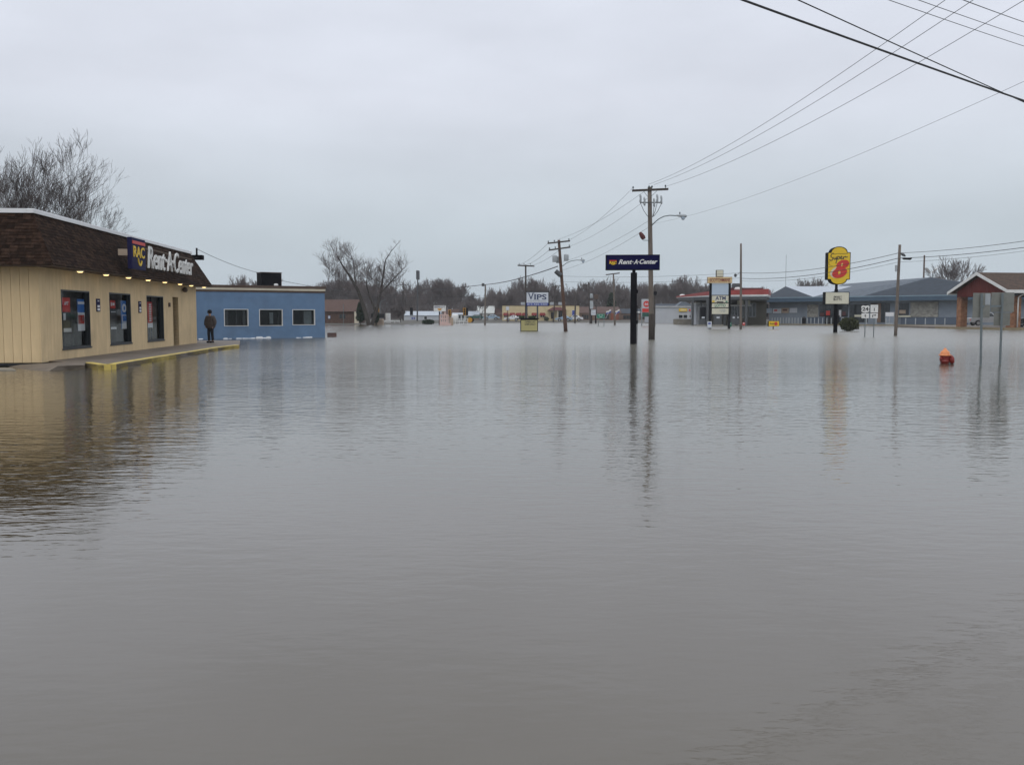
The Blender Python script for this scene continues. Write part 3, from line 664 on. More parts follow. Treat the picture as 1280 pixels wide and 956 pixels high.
def wire(label, a, b, sag=.5, r=.012, grp=None, n=24, name='overhead_wire'):
    a = Vector(a); b = Vector(b); pts = []
    for k in range(n+1):
        t = k/n; p = a.lerp(b, t); p.z -= 4*sag*t*(1-t); pts.append(p-a)
    o = MB().tube(pts, r, 5).build(name, 'wire', None); o.location = a; tag(o, label, 'wire', grp or 'overhead wires'); return o

# --- main pole right of the navy sign
P1, d1, p1b, p1t = pole('utility_pole', 'tall wooden utility pole with crossarm and street lamp just behind the navy pole sign', 'utility pole', (814.5, 424.5), (812, 234), r0=.185, r1=.135)
aL, aR = at(790, 238.5, d1), at(835.5, 236.5, d1-.25)
arm(P1, aL, aR, .055, .07)
for q in (.03, .47, .55, .92): insul(P1, aL.lerp(aR, q)+Vector((0, 0, .05)), .9)
for s in (804.5, 821): arm(P1, at(s, 239, d1-.15), at(811+(2 if s > 812 else -1), 246.5, d1-.15), .015, .02, 'galv', 'brace')
a2L, a2R = at(800, 253.3, d1-.3), at(828, 253.3, d1-.3); arm(P1, a2L, a2R, .03, .035, 'darkgrey')
for px, py in ((800.5, 250), (805.5, 253.5), (817.5, 255), (821.5, 250), (826.5, 251.5)):
    c = at(px, py, d1-.3); MB().tube([c+Vector((-.02, 0, .38)), c+Vector((0, 0, .25)), c+Vector((.02, 0, .1)), c+Vector((0, 0, -.1)), c+Vector((.03, 0, -.2))], [.03, .075, .06, .08, .04], 8).build('cutout', 'greypaint', P1, True, world=True)
    if px != 805.5: 
        e = at(811 if px < 812 else 815.5, 271.5, d1-.2); MB().tube([c+Vector((0, 0, -.2)), c.lerp(e, .4)+Vector((0, 0, -.25)), c.lerp(e, .75)+Vector((0, 0, -.15)), e], .018, 5).build('lead_wire', 'wire', P1, True, world=True)
lamp(P1, [at(815, 281.5, d1-.1), at(819, 277.5, d1-.2), at(824, 273.5, d1-.3), at(830, 270.6, d1-.4), at(837, 269.3, d1-.5), at(845, 269.8, d1-.6)], .72)
fl = MB(); fa, fb = at(799.8, 290.5, d1-.2), at(805.2, 299, d1-.2)
fl.tube([fa, fa.lerp(fb, .3), fa.lerp(fb, .7), fb], [.08, .14, .17, .12], 8); fl.build('flood_lamp', 'maroon', P1, world=True)
arm(P1, at(804, 300.5, d1-.2), at(812, 300.6, d1-.1), .02, .02, 'galv', 'lamp_bracket')
MB().lathe([(.22, -.45), (.22, 1.7), (.2, 1.75)], 10, 0, Matrix.Translation(p1b)).build('pole_sleeve', 'wood_dark', P1, True, world=True)

# --- leaning pole with transformers
P2, d2, p2b, p2t = pole('utility_pole', 'leaning reddish utility pole with two crossarms and transformers right of the white restaurant sign', 'utility pole', (707.2, 414.5), (698.5, 300), r0=.20, r1=.13, m='wood_red')
bL, bR = at(684.5, 304.3, d2-.2), at(712.5, 301.2, d2-.2); arm(P2, bL, bR, .06, .07)
cL, cR = at(686, 312.8, d2-.2), at(713, 309, d2-.2); arm(P2, cL, cR, .06, .07)
for q in (.03, .3, .95): insul(P2, bL.lerp(bR, q)); insul(P2, cL.lerp(cR, q))
for (px, py, dx) in ((693.4, 323.6, -.2), (707.8, 322.3, -.2), (698, 325, .35)): trans(P2, at(px, py, d2+dx), .24, .62)
lamp(P2, [at(703, 332.8, d2-.1), at(708, 329, d2-.2), at(714, 326.3, d2-.3), at(721, 325.2, d2-.4), at(725, 325.4, d2-.5)], .5)
c = at(698, 341.3, d2-.2); MB().tube([c+Vector((-.3, 0, .2)), c+Vector((.25, 0, -.25))], [.22, .26], 8).build('service_drum', 'darkgrey', P2, world=True)
# --- pole behind restaurant sign
P3, d3, _, p3t = pole('utility_pole', 'thin utility pole with one crossarm rising behind the white restaurant sign', 'utility pole', (657.4, 408.6), (657.1, 331), r0=.15, r1=.11, m='wood_dark')
arm(P3, at(647, 331.8, d3-.2), at(668, 332.8, d3-.2), .07, .09)
for px in (649, 655, 663): insul(P3, at(px, 331.5, d3-.2))
# others
P4, d4, _, p4t = pole('utility_pole', 'plain wooden pole standing in the water left of the cream restaurant', 'utility pole', (606.2, 406.3), (606.7, 356), r0=.16, r1=.12, m='wood')
c = at(604, 356, d4); MB().bev(c.x-.25, c.x+.2, c.y-.2, c.y+.2, c.z-.25, c.z+.25, .05).build('cable_clamp', 'darkgrey', P4, world=True)
P5, d5, _, _ = pole('pole_sign', 'tall dark pole with a narrow edge-on sign cabinet beyond the flood', 'sign', (521.5, 403.2), (522.3, 339), r0=.18, r1=.12, m='darkgrey', z0=.04)
a_ = at(520.9, 349.5, d5); b__ = at(523.9, 338.5, d5); MB().box(a_.x, b__.x, d5-1.2, d5+1.2, a_.z, b__.z).build('sign_cabinet', 'darkgrey', P5, world=True)
P6, d6, _, _ = pole('utility_pole', 'faint far utility pole left of the dark edge-on pole sign', 'utility pole', (504, 403), (504, 352), r0=.15, r1=.1, m='wood_dark', z0=.04)
arm(P6, at(500, 356, d6), at(508, 356, d6), .08, .08)
P7, d7, _, _ = pole('utility_pole', 'dark far pole with small transformer left of the green road sign', 'utility pole', (738.3, 404.2), (735.6, 352.5), r0=.24, r1=.14, m='wood_dark')
arm(P7, at(729, 356.5, d7), at(737, 357, d7), .07, .07)
c = at(739.2, 370, d7-.3); trans(P7, c, .3, .8); c = at(739.6, 381, d7-.3); MB().bev(c.x-.35, c.x+.3, c.y-.2, c.y+.2, c.z-.8, c.z+.8, .05).build('meter_box', 'greypaint', P7, world=True)
P8, d8, _, _ = pole('utility_pole', 'short dark pole at the right end of the cream restaurant', 'utility pole', (718.7, 404), (719.4, 365), r0=.18, r1=.14, m='wood_dark')
P9, d9, _, _ = pole('utility_pole', 'grey pole with slanting crossarm left of the navy sign post', 'utility pole', (768.5, 406.2), (766.8, 343), r0=.17, r1=.12)
arm(P9, at(757.3, 343.6, d9), at(774.6, 341.4, d9), .08, .09)
P10, d10, _, _ = pole('utility_pole', 'dark pole standing close behind the main pole in front of the grey building', 'utility pole', (817.8, 408), (818.4, 356), r0=.18, r1=.12, m='wood_dark')
c = at(819, 366.5, d10-.2); MB().lathe([(.12, .3), (.25, .15), (.22, -.2), (.1, -.3)], 10, 0, Matrix.Translation(c)).build('pole_lamp', 'signblack', P10, True, world=True)
P11, d11, _, _ = pole('utility_pole', 'far utility pole with crossarm above the restaurant entrance roof', 'utility pole', (691.6, 403), (694.3, 356), r0=.15, r1=.11, m='wood_dark', z0=.04)
arm(P11, at(689, 358.4, d11), at(701, 357.6, d11), .08, .08)
P12, d12, _, _ = pole('utility_pole', 'bare straight wooden pole in front of the red gas station canopy', 'utility pole', (926, 411.5), (926.2, 304.5), r0=.16, r1=.11)
c = at(919.3, 344.3, d12-.3); e = at(925.8, 340, d12-.1); MB().tube([e, (e+c)/2+Vector((0, 0, -.05)), c], .03, 6).build('lamp_arm', 'galv', P12, world=True)
MB().lathe([(.1, .2), (.16, .1), (.15, -.1), (.08, -.2)], 10, 0, Matrix.Translation(c)).build('lamp_head', 'darkgrey', P12, True, world=True)
P13, d13, _, p13t = pole('utility_pole', 'leaning wooden pole with grey box in front of the blue grey shop', 'utility pole', (1119.4, 419.5), (1124.8, 306), r0=.135, r1=.105)
c = at(1120.2, 335.5, d13-.1); MB().bev(c.x-.11, c.x+.05, c.y-.12, c.y, c.z-.26, c.z+.26, .02).build('meter_box', 'greypaint', P13, world=True)
c1_ = at(1129, 318.5, d13-.1); MB().tube([at(1125, 316.5, d13), c1_, at(1131.5, 320, d13)], [.04, .12, .06], 8).build('wire_coil', 'darkgrey', P13, True, world=True)
MB().tube([at(1127.5, 322.8, d13), at(1129.5, 323.3, d13), at(1138, 323.6, d13), at(1140, 322.8, d13)], [.03, .09, .09, .03], 8).build('splice_case', 'signblack', P13, True, world=True)
# --- poles outside the frame that carry the near wires
def plain_pole(x, y, h, label):
    o = thing('utility_pole', label, 'utility pole', (x, y, 0)); MB().tube([(0, 0, -.5), (0, 0, h)], [.17, .12], 10).build('pole', 'wood', o, True)
    MB().box(-1.2, 1.2, -.06, .06, h-.5, h-.36).build('crossarm', 'wood_dark', o); return o
plain_pole(14.6, 10.5, 11.2, 'wooden utility pole beside the viewer on the right, outside the frame')
plain_pole(-17, 2.0, 10.0, 'wooden utility pole beside the viewer on the left, outside the frame')
plain_pole(42, 50.5, 7.6, 'wooden utility pole off to the right carrying the near cables')
G1 = 'long wires rising from the main pole to the upper right'
# wires from the main pole rising to upper right
def via(a, px, py, d, ext=1.0):          # straight run from a through a picture point at depth d, carried on to ext
    b_ = at(px, py, d); return Vector(a)+(b_-Vector(a))*ext
for i, (sx_, sy_, ex, ey, sg_, lab) in enumerate(((810.2, 230.8, 1182, 0, .9, 'leftmost of the wires rising from the main pole to the top edge'), (817.5, 231, 1217, 0, .9, 'middle wire rising from the main pole crossarm to the top edge'), (834, 232.6, 1281, 0, .9, 'wire rising from the right tip of the main pole crossarm to the top right corner'), (815, 280, 1280, 102, .9, 'faint lowest wire running from the street lamp of the main pole to the right edge'))):
    a = at(sx_, sy_, d1); e = via(a, ex, ey, 24, 1.36)
    t = (at(ex, ey, 24)-a).length/(e-a).length
    e = e+Vector((0, 0, 4*sg_*t*(1-t)/t))
    wire(lab, a, e, sg_, .0085 if i < 3 else .005, G1, 40)
# heavy near cables crossing the top right corner
G2 = 'near cables crossing the top right corner'
for (ax, ay, bx, by, sg_, r, lab) in ((928, 0, 1280, 126, .35, .026, 'thickest black cable crossing the top right corner'), (997, 0, 1280, 128, .15, .014, 'thin black cable that crosses the thickest one near the right edge'), (1110, 0, 1280, 58, .25, .008, 'thin grey wire lowest of the three in the far top right corner'), (1147, 0, 1280, 46, .25, .008, 'thin grey wire in the middle of the three at the top right corner'), (1203, 0, 1280, 28, .15, .010, 'thin wire nearest the top right corner of the picture')):
    a = at(ax, ay, 20); b_ = at(bx, by, 27.5); d_ = b_-a; p = a-d_*2.2; q = b_+d_*1.8
    # keep the cable on both picture points despite the sag
    ta, tb = 2.2/5.0, 3.2/5.0; za, zb = 4*sg_*ta*(1-ta), 4*sg_*tb*(1-tb); m_ = (zb-za)/(tb-ta); p.z += za-m_*ta; q.z += za-m_*ta+m_
    wire(lab, p, q, sg_, r, G2, 60)
# main pole to leaning pole
G3 = 'wires between the two big poles'
for (ax, ay, bx, by, lab) in ((790, 236, 712.5, 299.5, 'upper wire from the left tip of the main crossarm to the leaning pole'), (806, 239, 698.5, 299, 'second wire from the main pole to the top of the leaning pole'), (812, 246, 713, 307.5, 'third wire from the main pole to the lower arm of the leaning pole'), (811, 276, 703, 327, 'long wire from mid main pole down to the leaning pole lamp'), (811, 284, 702, 338, 'lowest wire from the main pole down to the leaning pole')):
    wire(lab, at(ax, ay, d1), at(bx, by, d2), .35, .009, G3)
G4 = 'wires leading away from the leaning pole'
for (ax, ay, bx, by, r, s_, lab) in ((686, 303, 649, 331, .014, .3, 'topmost wire from the leaning pole down to the thin pole'), (688, 311, 655, 331.5, .014, .3, 'middle wire from the leaning pole down to the thin pole'), (700, 312, 663, 332, .014, .3, 'lowest wire from the leaning pole down to the thin pole')):
    wire(lab, at(ax, ay, d2), at(bx, by, d3), s_, r, G4)
wire('thick drooping cable from the leaning pole to the plain wooden pole on the left', at(697, 333, d2), at(604, 356, d4), .35, .05, G4)
wire('cable running left from the plain wooden pole into the far trees', at(604, 356, d4), at(470, 362, 215), .5, .05, G4)
wire('pale cable sagging along the far trees left of the dark pole sign', at(600, 370, 190), at(330, 362, 175), .8, .03, G4)
wire('upper faint wire running far behind the navy pole sign', at(699, 345, d3), at(926, 341, d12), .3, .014, G4)
wire('lower faint wire running far behind the navy pole sign', at(699, 352, d3), at(926, 347.5, d12), .3, .014, G4)
G5 = 'wires on the right above the motel sign'
for (py0, py1, py2, r, lab) in ((341, 316.3, 297, .022, 'upper'), (348, 322.7, 305, .026, 'middle'), (351, 327.5, 309.5, .012, 'lower thin')):
    wire(lab+' wire from the bare pole to the leaning pole passing the yellow motel sign', at(926, py0, d12), at(1123.5, py1, d13), .55, r, G5)
    a = at(1124.5, py1, d13); e = via(a, 1280, py2, 58, 1.5); wire(lab+' wire from the leaning pole out to the right edge', a, e, .25, r*.8, G5)
wire('service wire from the store roof mast to the black rooftop box', mast_top, roofbox, .15, .014, 'service wires over the blue building')
wire('service wire from the black rooftop box to the right past the bare trees', roofbox2, at(520, 366, 150), .6, .016, 'service wires over the blue building')

# ================================================================== SIGNS
# navy pole sign
q = on(791.5, 430, 0); ds = q.y
ns = thing('pole_sign', 'long navy sign with white slanted lettering on a thick black post in the flood', 'sign', (q.x, q.y, 0), R(-5))
NF = Frame(q, ang=R(-5))
a, b_, z0, z1 = NF.rect(757.0, 318.4, 824.8, 337.6, -.2)
MB().box(a, b_, -.19, .2, z0, z1).build('sign_cabinet', 'signblack', ns)
MB().bev(a+.06, b_-.04, -.215, -.19, z0+.05, z1-.04, .01).build('sign_face', 'navy', ns)
wd, hh_ = b_-a, z1-z0
text_mb('Rent', wd*.255, hh_*.31, a+wd*.365, -.216, z0+hh_*.53, .012, .35, .03).build('lettering', 'white', ns)
text_mb('A', wd*.075, hh_*.30, a+wd*.555, -.216, z0+hh_*.53, .012, .3, .03).build('lettering', 'white', ns)
text_mb('Center', wd*.33, hh_*.31, a+wd*.79, -.216, z0+hh_*.54, .012, .35, .03).build('lettering', 'white', ns)
for u in (.505, .605): MB().prism(ell(a+wd*u, z0+hh_*.53, .03, .03, 8), -.226, -.216).build('dot', 'white', ns)
MB().box(a+wd*.07, a+wd*.205, -.226, -.216, z0+hh_*.585, z0+hh_*.65).build('red_band', 'red', ns)
text_mb('RAC', wd*.135, hh_*.17, a+wd*.138, -.216, z0+hh_*.49, .012, .1, .05).build('lettering', 'yel', ns)
rg = MB(); cx, cz = a+wd*.14, z0+hh_*.45
for k in range(10):
    t0, t1 = pi+pi*k/10, pi+pi*(k+1)/10
    rg.prism([(cx+.13*cos(t), cz+.09*sin(t)) for t in (t0, t1)]+[(cx+.07*cos(t), cz+.045*sin(t)) for t in (t1, t0)], -.229, -.216)
rg.build('ring', 'yel', ns)
pw = 7.6/2*ds/FPX
MB().box(-pw, pw, -.15, .15, -.5, z0-.14).build('post', 'signblack', ns); MB().box(-.09, .09, -.09, .09, z0-.14, z0+.0).build('neck', 'signblack', ns)
MB().tube([(pw+.03, -.05, -.3), (pw+.04, -.05, 1.2), (pw+.03, -.05, 2.2)], .02, 6).build('conduit', 'signblack', ns)
for z_ in (1.15, 2.9): MB().box(pw, pw+.07, -.08, .05, z_, z_+.2).build('junction_box', 'signblack', ns)

# yellow motel sign: "Super 8"
q = on(1044, 415.5, 0); dm = q.y; s8 = thing('motel_sign', 'tall yellow motel sign with a big red figure over a white letter board', 'sign', (q.x, q.y, 0), R(-3)); EF = Frame(q, ang=R(-3))
a, b_, z0, z1 = EF.rect(1034.3, 315.5, 1063, 349.6, -.4); _, zt = EF.hit(1048, 308.4, -.4); _, zb = EF.hit(1048, 355.6, -.4)
def motel(in_=0.0):
    o = [(a+in_, z0+in_), (a+in_, z1-in_)]; w_ = b_-a; cx = (a+b_)/2; ra_ = w_*.365-in_
    for k in range(13):
        t = pi-pi*k/12; o.append((cx+ra_*cos(t), z1-in_+.02+(zt-z1)*sin(t)))
    o += [(b_-in_, z1-in_), (b_-in_, z0+in_)]
    for k in range(13):
        t = -pi*k/12; o.append((cx+ra_*cos(t), z0+in_-.02+(z0-zb)*sin(t)))
    return o[::-1]
MB().prism(motel(), -.40, .40).build('sign_cabinet', 'signblack', s8); MB().prism(motel(.07), -.42, -.40).build('sign_face', 'yel', s8)
w_, h_ = b_-a, z1-z0
def U(u, v): return (a+w_*u, z0+h_*v)
# the letters of the script word, drawn as pen strokes
Sx = [(.27, .94), (.22, .97), (.16, .93), (.13, .86), (.18, .82), (.23, .78), (.20, .72), (.12, .70), (.08, .74)]
ux = [(.27, .83), (.27, .76), (.31, .74), (.36, .80), (.37, .84), (.37, .75), (.40, .75)]
px_ = [(.44, .86), (.36, .60), (.44, .84), (.50, .85), (.52, .79), (.48, .75), (.43, .77)]
ex_ = [(.55, .79), (.62, .82), (.61, .86), (.57, .84), (.56, .77), (.61, .75), (.67, .78)]
rx_ = [(.69, .84), (.68, .75), (.71, .82), (.77, .85), (.78, .82), (.86, .83)]
st = MB()
for s_ in (Sx, ux, px_, ex_, rx_): ribbon(st, [U(*p) for p in s_], .065, -.42, .02)
ribbon(st, [U(*p) for p in [(.30, .93), (.42, .955), (.62, .945), (.86, .955)]], .025, -.42, .02)
ribbon(st, [U(*p) for p in [(.08, .68), (.05, .60), (.10, .53), (.22, .50)]], .02, -.42, .02)
st.build('script_lettering', 'ink', s8)
MB().prism(ell(*U(.46, .27), w_*.345, h_*.205, 26, .35), -.423, -.419).build('figure_shadow', 'cream_sign', s8)
e8 = MB(); e8.prism(ell(*U(.66, .555), w_*.285, h_*.16, 26, .35), -.45, -.421); e8.prism(ell(*U(.55, .40), w_*.20, h_*.12, 20, .35), -.452, -.421); e8.prism(ell(*U(.53, .255), w_*.335, h_*.185, 26, .35), -.455, -.421); e8.build('figure_eight', 'red', s8)
hl = MB(); hl.prism(ell(*U(.625, .545), w_*.035, h_*.065, 12, -.15), -.462, -.452); hl.prism(ell(*U(.51, .255), w_*.04, h_*.075, 12, -.15), -.468, -.457); hl.build('figure_hole', 'yel', s8)
hl = MB(); ribbon(hl, [U(.60, .50), U(.64, .60)], .03, -.463, .008); ribbon(hl, [U(.55, .20), U(.555, .30)], .03, -.469, .008); hl.build('highlight', 'cream_sign', s8)
la, lb, lz0, lz1 = EF.rect(1031.3, 365, 1061.8, 380.4, -.4)
MB().box(la, lb, -.39, .40, lz0, lz1).build('letter_board', 'signblack', s8); MB().box(la+.06, lb-.06, -.41, -.39, lz0+.05, lz1-.05).build('board_face', 'cream_sign', s8)
lc, lw, lh = (la+lb)/2+.03, lb-la, lz1-lz0
text_mb('SMOKE T', lw*.33, lh*.15, lc, -.411, lz0+lh*.60, .01, 0, .02).build('lettering', 'ink', s8); text_mb('BUTTS', lw*.33, lh*.19, lc, -.411, lz0+lh*.40, .01, 0, .02).build('lettering', 'ink', s8)
MB().tube([(0, 0, -.5), (0, 0, lz0), (0, 0, zb-.45)], [.20, .20, .17], 12).build('post', 'signblack', s8, True); MB().tube([(0, 0, zb-.5), (0, 0, zb+.2)], .13, 12).build('neck', 'signblack', s8, True)

# VIPS sign
q = on(661, 414, 0); dv = q.y; vs_ = thing('restaurant_sign', 'white restaurant sign with blue band on posts above a yellow letter board', 'sign', (q.x, q.y, 0)); VF = Frame(q, ang=0)
a, b_, z0, z1 = VF.rect(657.6, 364.3, 686.3, 382.6, -.2); w_, h_ = b_-a, z1-z0
MB().box(a, b_, -.19, .2, z0, z1).build('sign_cabinet', 'signblack', vs_); MB().box(a+.05, b_-.07, -.21, -.19, z0+h_*.05, z1-.09).build('sign_face', 'pale_sign', vs_)
MB().box(a+.05, b_-.07, -.214, -.21, z0+.03, z0+h_*.22).build('blue_band', 'bluepanel', vs_)
v = MB(); text_mb('V', w_*.24, h_*.46, a+w_*.21, -.212, z0+h_*.66, .01, 0, .01, 1, v); text_mb('I', w_*.06, h_*.36, a+w_*.39, -.212, z0+h_*.62, .01, 0, .03, 1, v); text_mb('PS', w_*.42, h_*.36, a+w_*.68, -.212, z0+h_*.62, .01, 0, .02, 1, v)
for cx_, ww, top in ((.10, .13, .89), (.31, .13, .89), (.39, .12, .80), (.39, .12, .445), (.52, .12, .445)): v.box(a+w_*(cx_-ww/2), a+w_*(cx_+ww/2), -.224, -.213, z0+h_*(top-.012), z0+h_*(top+.012))
v.build('lettering', 'blue_ink', vs_)
text_mb('RESTAURANT', w_*.8, h_*.09, a+w_*.48, -.212, z0+h_*.335, .01, 0, .01).build('lettering', 'greypaint', vs_); text_mb('815-432-3304', w_*.88, h_*.12, a+w_*.49, -.215, z0+h_*.12, .008, 0, .01).build('lettering', 'pale_sign', vs_)
la, lb, lz0, lz1 = VF.rect(650.5, 399, 672.5, 413, -.15)
MB().box(la, lb, -.13, .2, -.4, lz1).build('letter_board', 'signblack', vs_); MB().box(la+.08, lb-.08, -.15, -.13, .05, lz1-.1).build('board_face', mat('aged yellow board', (.42, .38, .17), .6, .08, 1), vs_)
lw, lh = lb-la, lz1; 
text_mb('OPEN AT', lw*.62, .19, (la+lb)/2+.1, -.151, lz1-.27, .01, 0, .02).build('lettering', 'ink', vs_); text_mb('5AM DAILY', lw*.62, .19, (la+lb)/2+.1, -.151, lz1-.52, .01, 0, .02).build('lettering', 'ink', vs_)
MB().box(la-.35, lb+.1, -.2, .25, lz1, lz1+.12).build('board_cap', 'signblack', vs_)
x1_, _ = VF.hit(671.8, 395, 0); x2_, _ = VF.hit(658.6, 395, 0)
MB().box(x1_-.08, x1_+.08, -.08, .08, lz1+.12, z0).build('post', 'darkgrey', vs_); MB().box(x2_-.07, x2_+.07, -.08, .08, lz1+.12, z0).build('post', 'darkgrey', vs_)
for cx_, r_x in ((652, .3), (663, .25), (667, .22)):
    X_, _ = VF.hit(cx_, 397, -.05); MB().add(*(lambda rr: ([(X_+rr*cos(t), -.0+.12*sin(t), lz1+.12+(.0 if k < 7 else .22)*(1)) for k in range(14) for t in [2*pi*(k%7)/7]], [(i, (i+1)%7, (i+1)%7+7, i+7) for i in range(7)]+[tuple(range(7, 14))]))(r_x)).build('leaf_clump', 'evergreen', vs_)

# gas station pylon
q = on(900, 410.8, 0); dg = q.y; gp = thing('pylon_sign', 'two-post gas station pylon with ATM and lottery panels', 'sign', (q.x, q.y, 0), R(-4)); GF = Frame(q, ang=R(-4))
for px in (887.6, 911.5):
    x_, _ = GF.hit(px, 390, 0); _, zt = GF.hit(px, 353, 0); MB().box(x_-.13, x_+.13, -.15, .15, -.5, zt).build('post', 'signblack', gp)
def panel(name, px0, py0, px1, py1, m, y=-.2, dpt=.35, fm='signblack'):
    a, b_, z0, z1 = GF.rect(px0, py0, px1, py1, y); o = MB().box(a, b_, y, y+dpt, z0, z1).build(name, fm, gp)
    MB().box(a+.04, b_-.04, y-.02, y, z0+.04, z1-.04).build('panel_face', m, o); return a, b_, z0, z1
def ptext(s, r, fx, fw, fz, fh, m='ink', sh=0.0, y=-.221): text_mb(s, (r[1]-r[0])*fw, (r[3]-r[2])*fh, r[0]+(r[1]-r[0])*fx, y, r[2]+(r[3]-r[2])*fz, .01, sh, .025).build('lettering', m, gp)
r = panel('top_panel', 884.6, 346.2, 915.3, 354, 'gold', -.35, .7, 'tan'); ptext('SCOTCHMANS', r, .5, .84, .5, .6, 'awning', 0, -.371)
panel('cap_box', 895.4, 337.5, 904.3, 346, 'cream_sign', -.25, .5, 'signblack')
panel('sky_panel', 889.4, 354.8, 911, 369, 'skyblue')
r = panel('atm_panel', 889.4, 369.4, 911, 378.7, 'cream_sign'); ptext('ATM', r, .52, .6, .65, .5, 'blue_ink')
text_mb('_', .8, .12, (r[0]+r[1])/2, -.221, r[2]+.12, .01).build('lettering', 'ink', gp)
a, b_, z0, z1 = r; MB().box(a+.08, a+.38, -.228, -.221, z0+.08, z0+.3).build('small_mark', 'yel', gp); MB().box(b_-.4, b_-.15, -.228, -.221, z0+.08, z0+.25).build('small_mark', 'green', gp)
r = panel('lotto_panel', 889.4, 379, 911, 384.6, 'cream_sign'); ptext('LOTTO', r, .5, .62, .5, .68, 'green')
r = panel('price_panel', 889.4, 385, 911, 393, 'cream_sign'); ptext('DIESEL', r, .66, .4, .66, .16, 'greypaint'); ptext('2 39', r, .66, .25, .4, .16, 'greypaint')

def board_sign(name, label, frame_px, foot_y, face, legs, m_face, texts=(), m_back='darkgrey', dpt=.08, z=0.0, legm='galv', leg_r=.035, cat='sign', group=None, back=False):
    px0, py0, px1, py1 = frame_px; q = on((px0+px1)/2, foot_y, z); o = thing(name, label, cat, (q.x, q.y, z), 0, group); F_ = Frame((q.x, q.y), ang=0)
    a, b_, z0, z1 = F_.rect(px0, py0, px1, py1, -dpt/2); z0 -= z; z1 -= z
    MB().box(a, b_, -dpt/2, dpt/2, z0, z1).build('sign_panel', m_back if not back else m_face, o)
    if not back: MB().box(a+.02, b_-.02, -dpt/2-.012, -dpt/2, z0+.02, z1-.02).build('sign_face', m_face, o)
    for lx in legs:
        x_, _ = F_.hit(lx, (py0+foot_y)/2, .06+dpt/2); MB().tube([(x_, dpt/2+leg_r, -.4), (x_, dpt/2+leg_r, z1-.05)], leg_r, 8).build('post', legm, o, True)
    for (s, fx, fw, fz, fh, m) in texts: text_mb(s, (b_-a)*fw, (z1-z0)*fh, a+(b_-a)*fx, -dpt/2-.013, z0+(z1-z0)*fz, .006, 0, .02).build('lettering', m, o)
    return o, a, b_, z0, z1, F_
o, a, b_, z0, z1, F_ = board_sign('board_sign', 'small yellow motel board on a short stub standing in the flood', (960.8, 401.3, 974, 407.9), 411.3, 0, [966.6], 'yel', [('Super', .36, .5, .5, .45, 'ink')], 'signblack', .5, legm='signblack', leg_r=.06)
MB().prism(ell(a+(b_-a)*.68, (z0+z1)/2, .2, .22, 12), -.29, -.262).build('red_mark', 'red', o)
o, a, b_, z0, z1, F_ = board_sign('route_sign', 'white route 24 shield with straight arrow plate beneath', (1076.3, 381.5, 1087, 391), 421, 0, [1081.3], 'ink', (), 'ink', .03)
w_, h_ = b_-a, z1-z0
shield = [(.5, .0), (.2, .04), (.02, .22), (.08, .5), (.0, .8), (.2, .98), (.5, .9), (.8, .98), (1, .8), (.92, .5), (.98, .22), (.8, .04)]
MB().prism([(a+w_*u, z0+h_*v) for u, v in shield][::-1], -.034, -.028).build('shield', 'white', o); text_mb('24', w_*.72, h_*.5, (a+b_)/2, -.036, z0+h_*.5, .008, 0, .03).build('lettering', 'ink', o)
def plate(o, F_, px0, py0, px1, py1, arrow):
    a, b_, z0, z1 = F_.rect(px0, py0, px1, py1, -.02); MB().box(a, b_, -.02, .01, z0, z1).build('arrow_plate', 'white', o); w_, h_ = b_-a, z1-z0; m_ = MB()
    if arrow == 'up': m_.box(a+w_*.46, a+w_*.54, -.028, -.021, z0+h_*.2, z0+h_*.55); m_.prism([(a+w_*.36, z0+h_*.5), (a+w_*.64, z0+h_*.5), (a+w_*.5, z0+h_*.8)], -.028, -.021)
    else: m_.box(a+w_*.25, a+w_*.36, -.028, -.021, z0+h_*.2, z0+h_*.7); m_.box(a+w_*.36, a+w_*.6, -.028, -.021, z0+h_*.58, z0+h_*.7); m_.prism([(a+w_*.58, z0+h_*.44), (a+w_*.82, z0+h_*.64), (a+w_*.58, z0+h_*.84)], -.028, -.021)
    m_.build('arrow', 'ink', o)
plate(o, F_, 1077, 391.7, 1086.2, 397.8, 'up')
o, a, b_, z0, z1, F_ = board_sign('route_sign', 'square white route 1 sign with right-turn arrow plate beneath', (1087.8, 380.8, 1097.8, 391), 421, 0, [1092.3], 'white', [('1', .5, .1, .4, .38, 'ink'), ('ILLINOIS', .5, .62, .78, .09, 'greypaint')], 'galv', .03)
plate(o, F_, 1088, 391.7, 1097.2, 397.8, 'right')
# sign backs on the right
q = on(1226, 457.5, 0)
o = thing('sign_post', 'left steel sign post with one tall grey sign back', 'sign', (q.x, q.y, 0)); F_ = Frame((q.x, q.y), ang=0)
t = at(1227.3, 367, q.y)-q; MB().tube([(-t.x*.1, 0, -.5), (t.x, 0, t.z)], .042, 6).build('post', 'galv', o)
a, b_, z0, z1 = F_.rect(1215.8, 366.2, 1237.5, 397.2, .08); MB().bev(a, b_, .07, .085, z0, z1, .006).build('sign_back', 'alu', o)
x_ = t.x+.12; MB().box(x_+.03, b_-.002, .060, .068, z1-(z1-z0)*.48, z1-.02).build('sign_back', 'greypaint', o)
q2 = on(1250, 455.5, 0)
o = thing('sign_post', 'right steel sign post with wide sign back over a smaller one', 'sign', (q2.x, q2.y, 0)); F2 = Frame((q2.x, q2.y), ang=0)
t2 = at(1253.2, 366.5, q2.y)-q2; MB().tube([(-t2.x*.1, 0, -.5), (t2.x, 0, t2.z)], .042, 6).build('post', 'galv', o)
a, b_, z0, z1 = F2.rect(1238.8, 365.6, 1267.6, 390, .08); MB().bev(a, b_, .07, .085, z0, z1, .006).build('sign_back', 'alu', o)
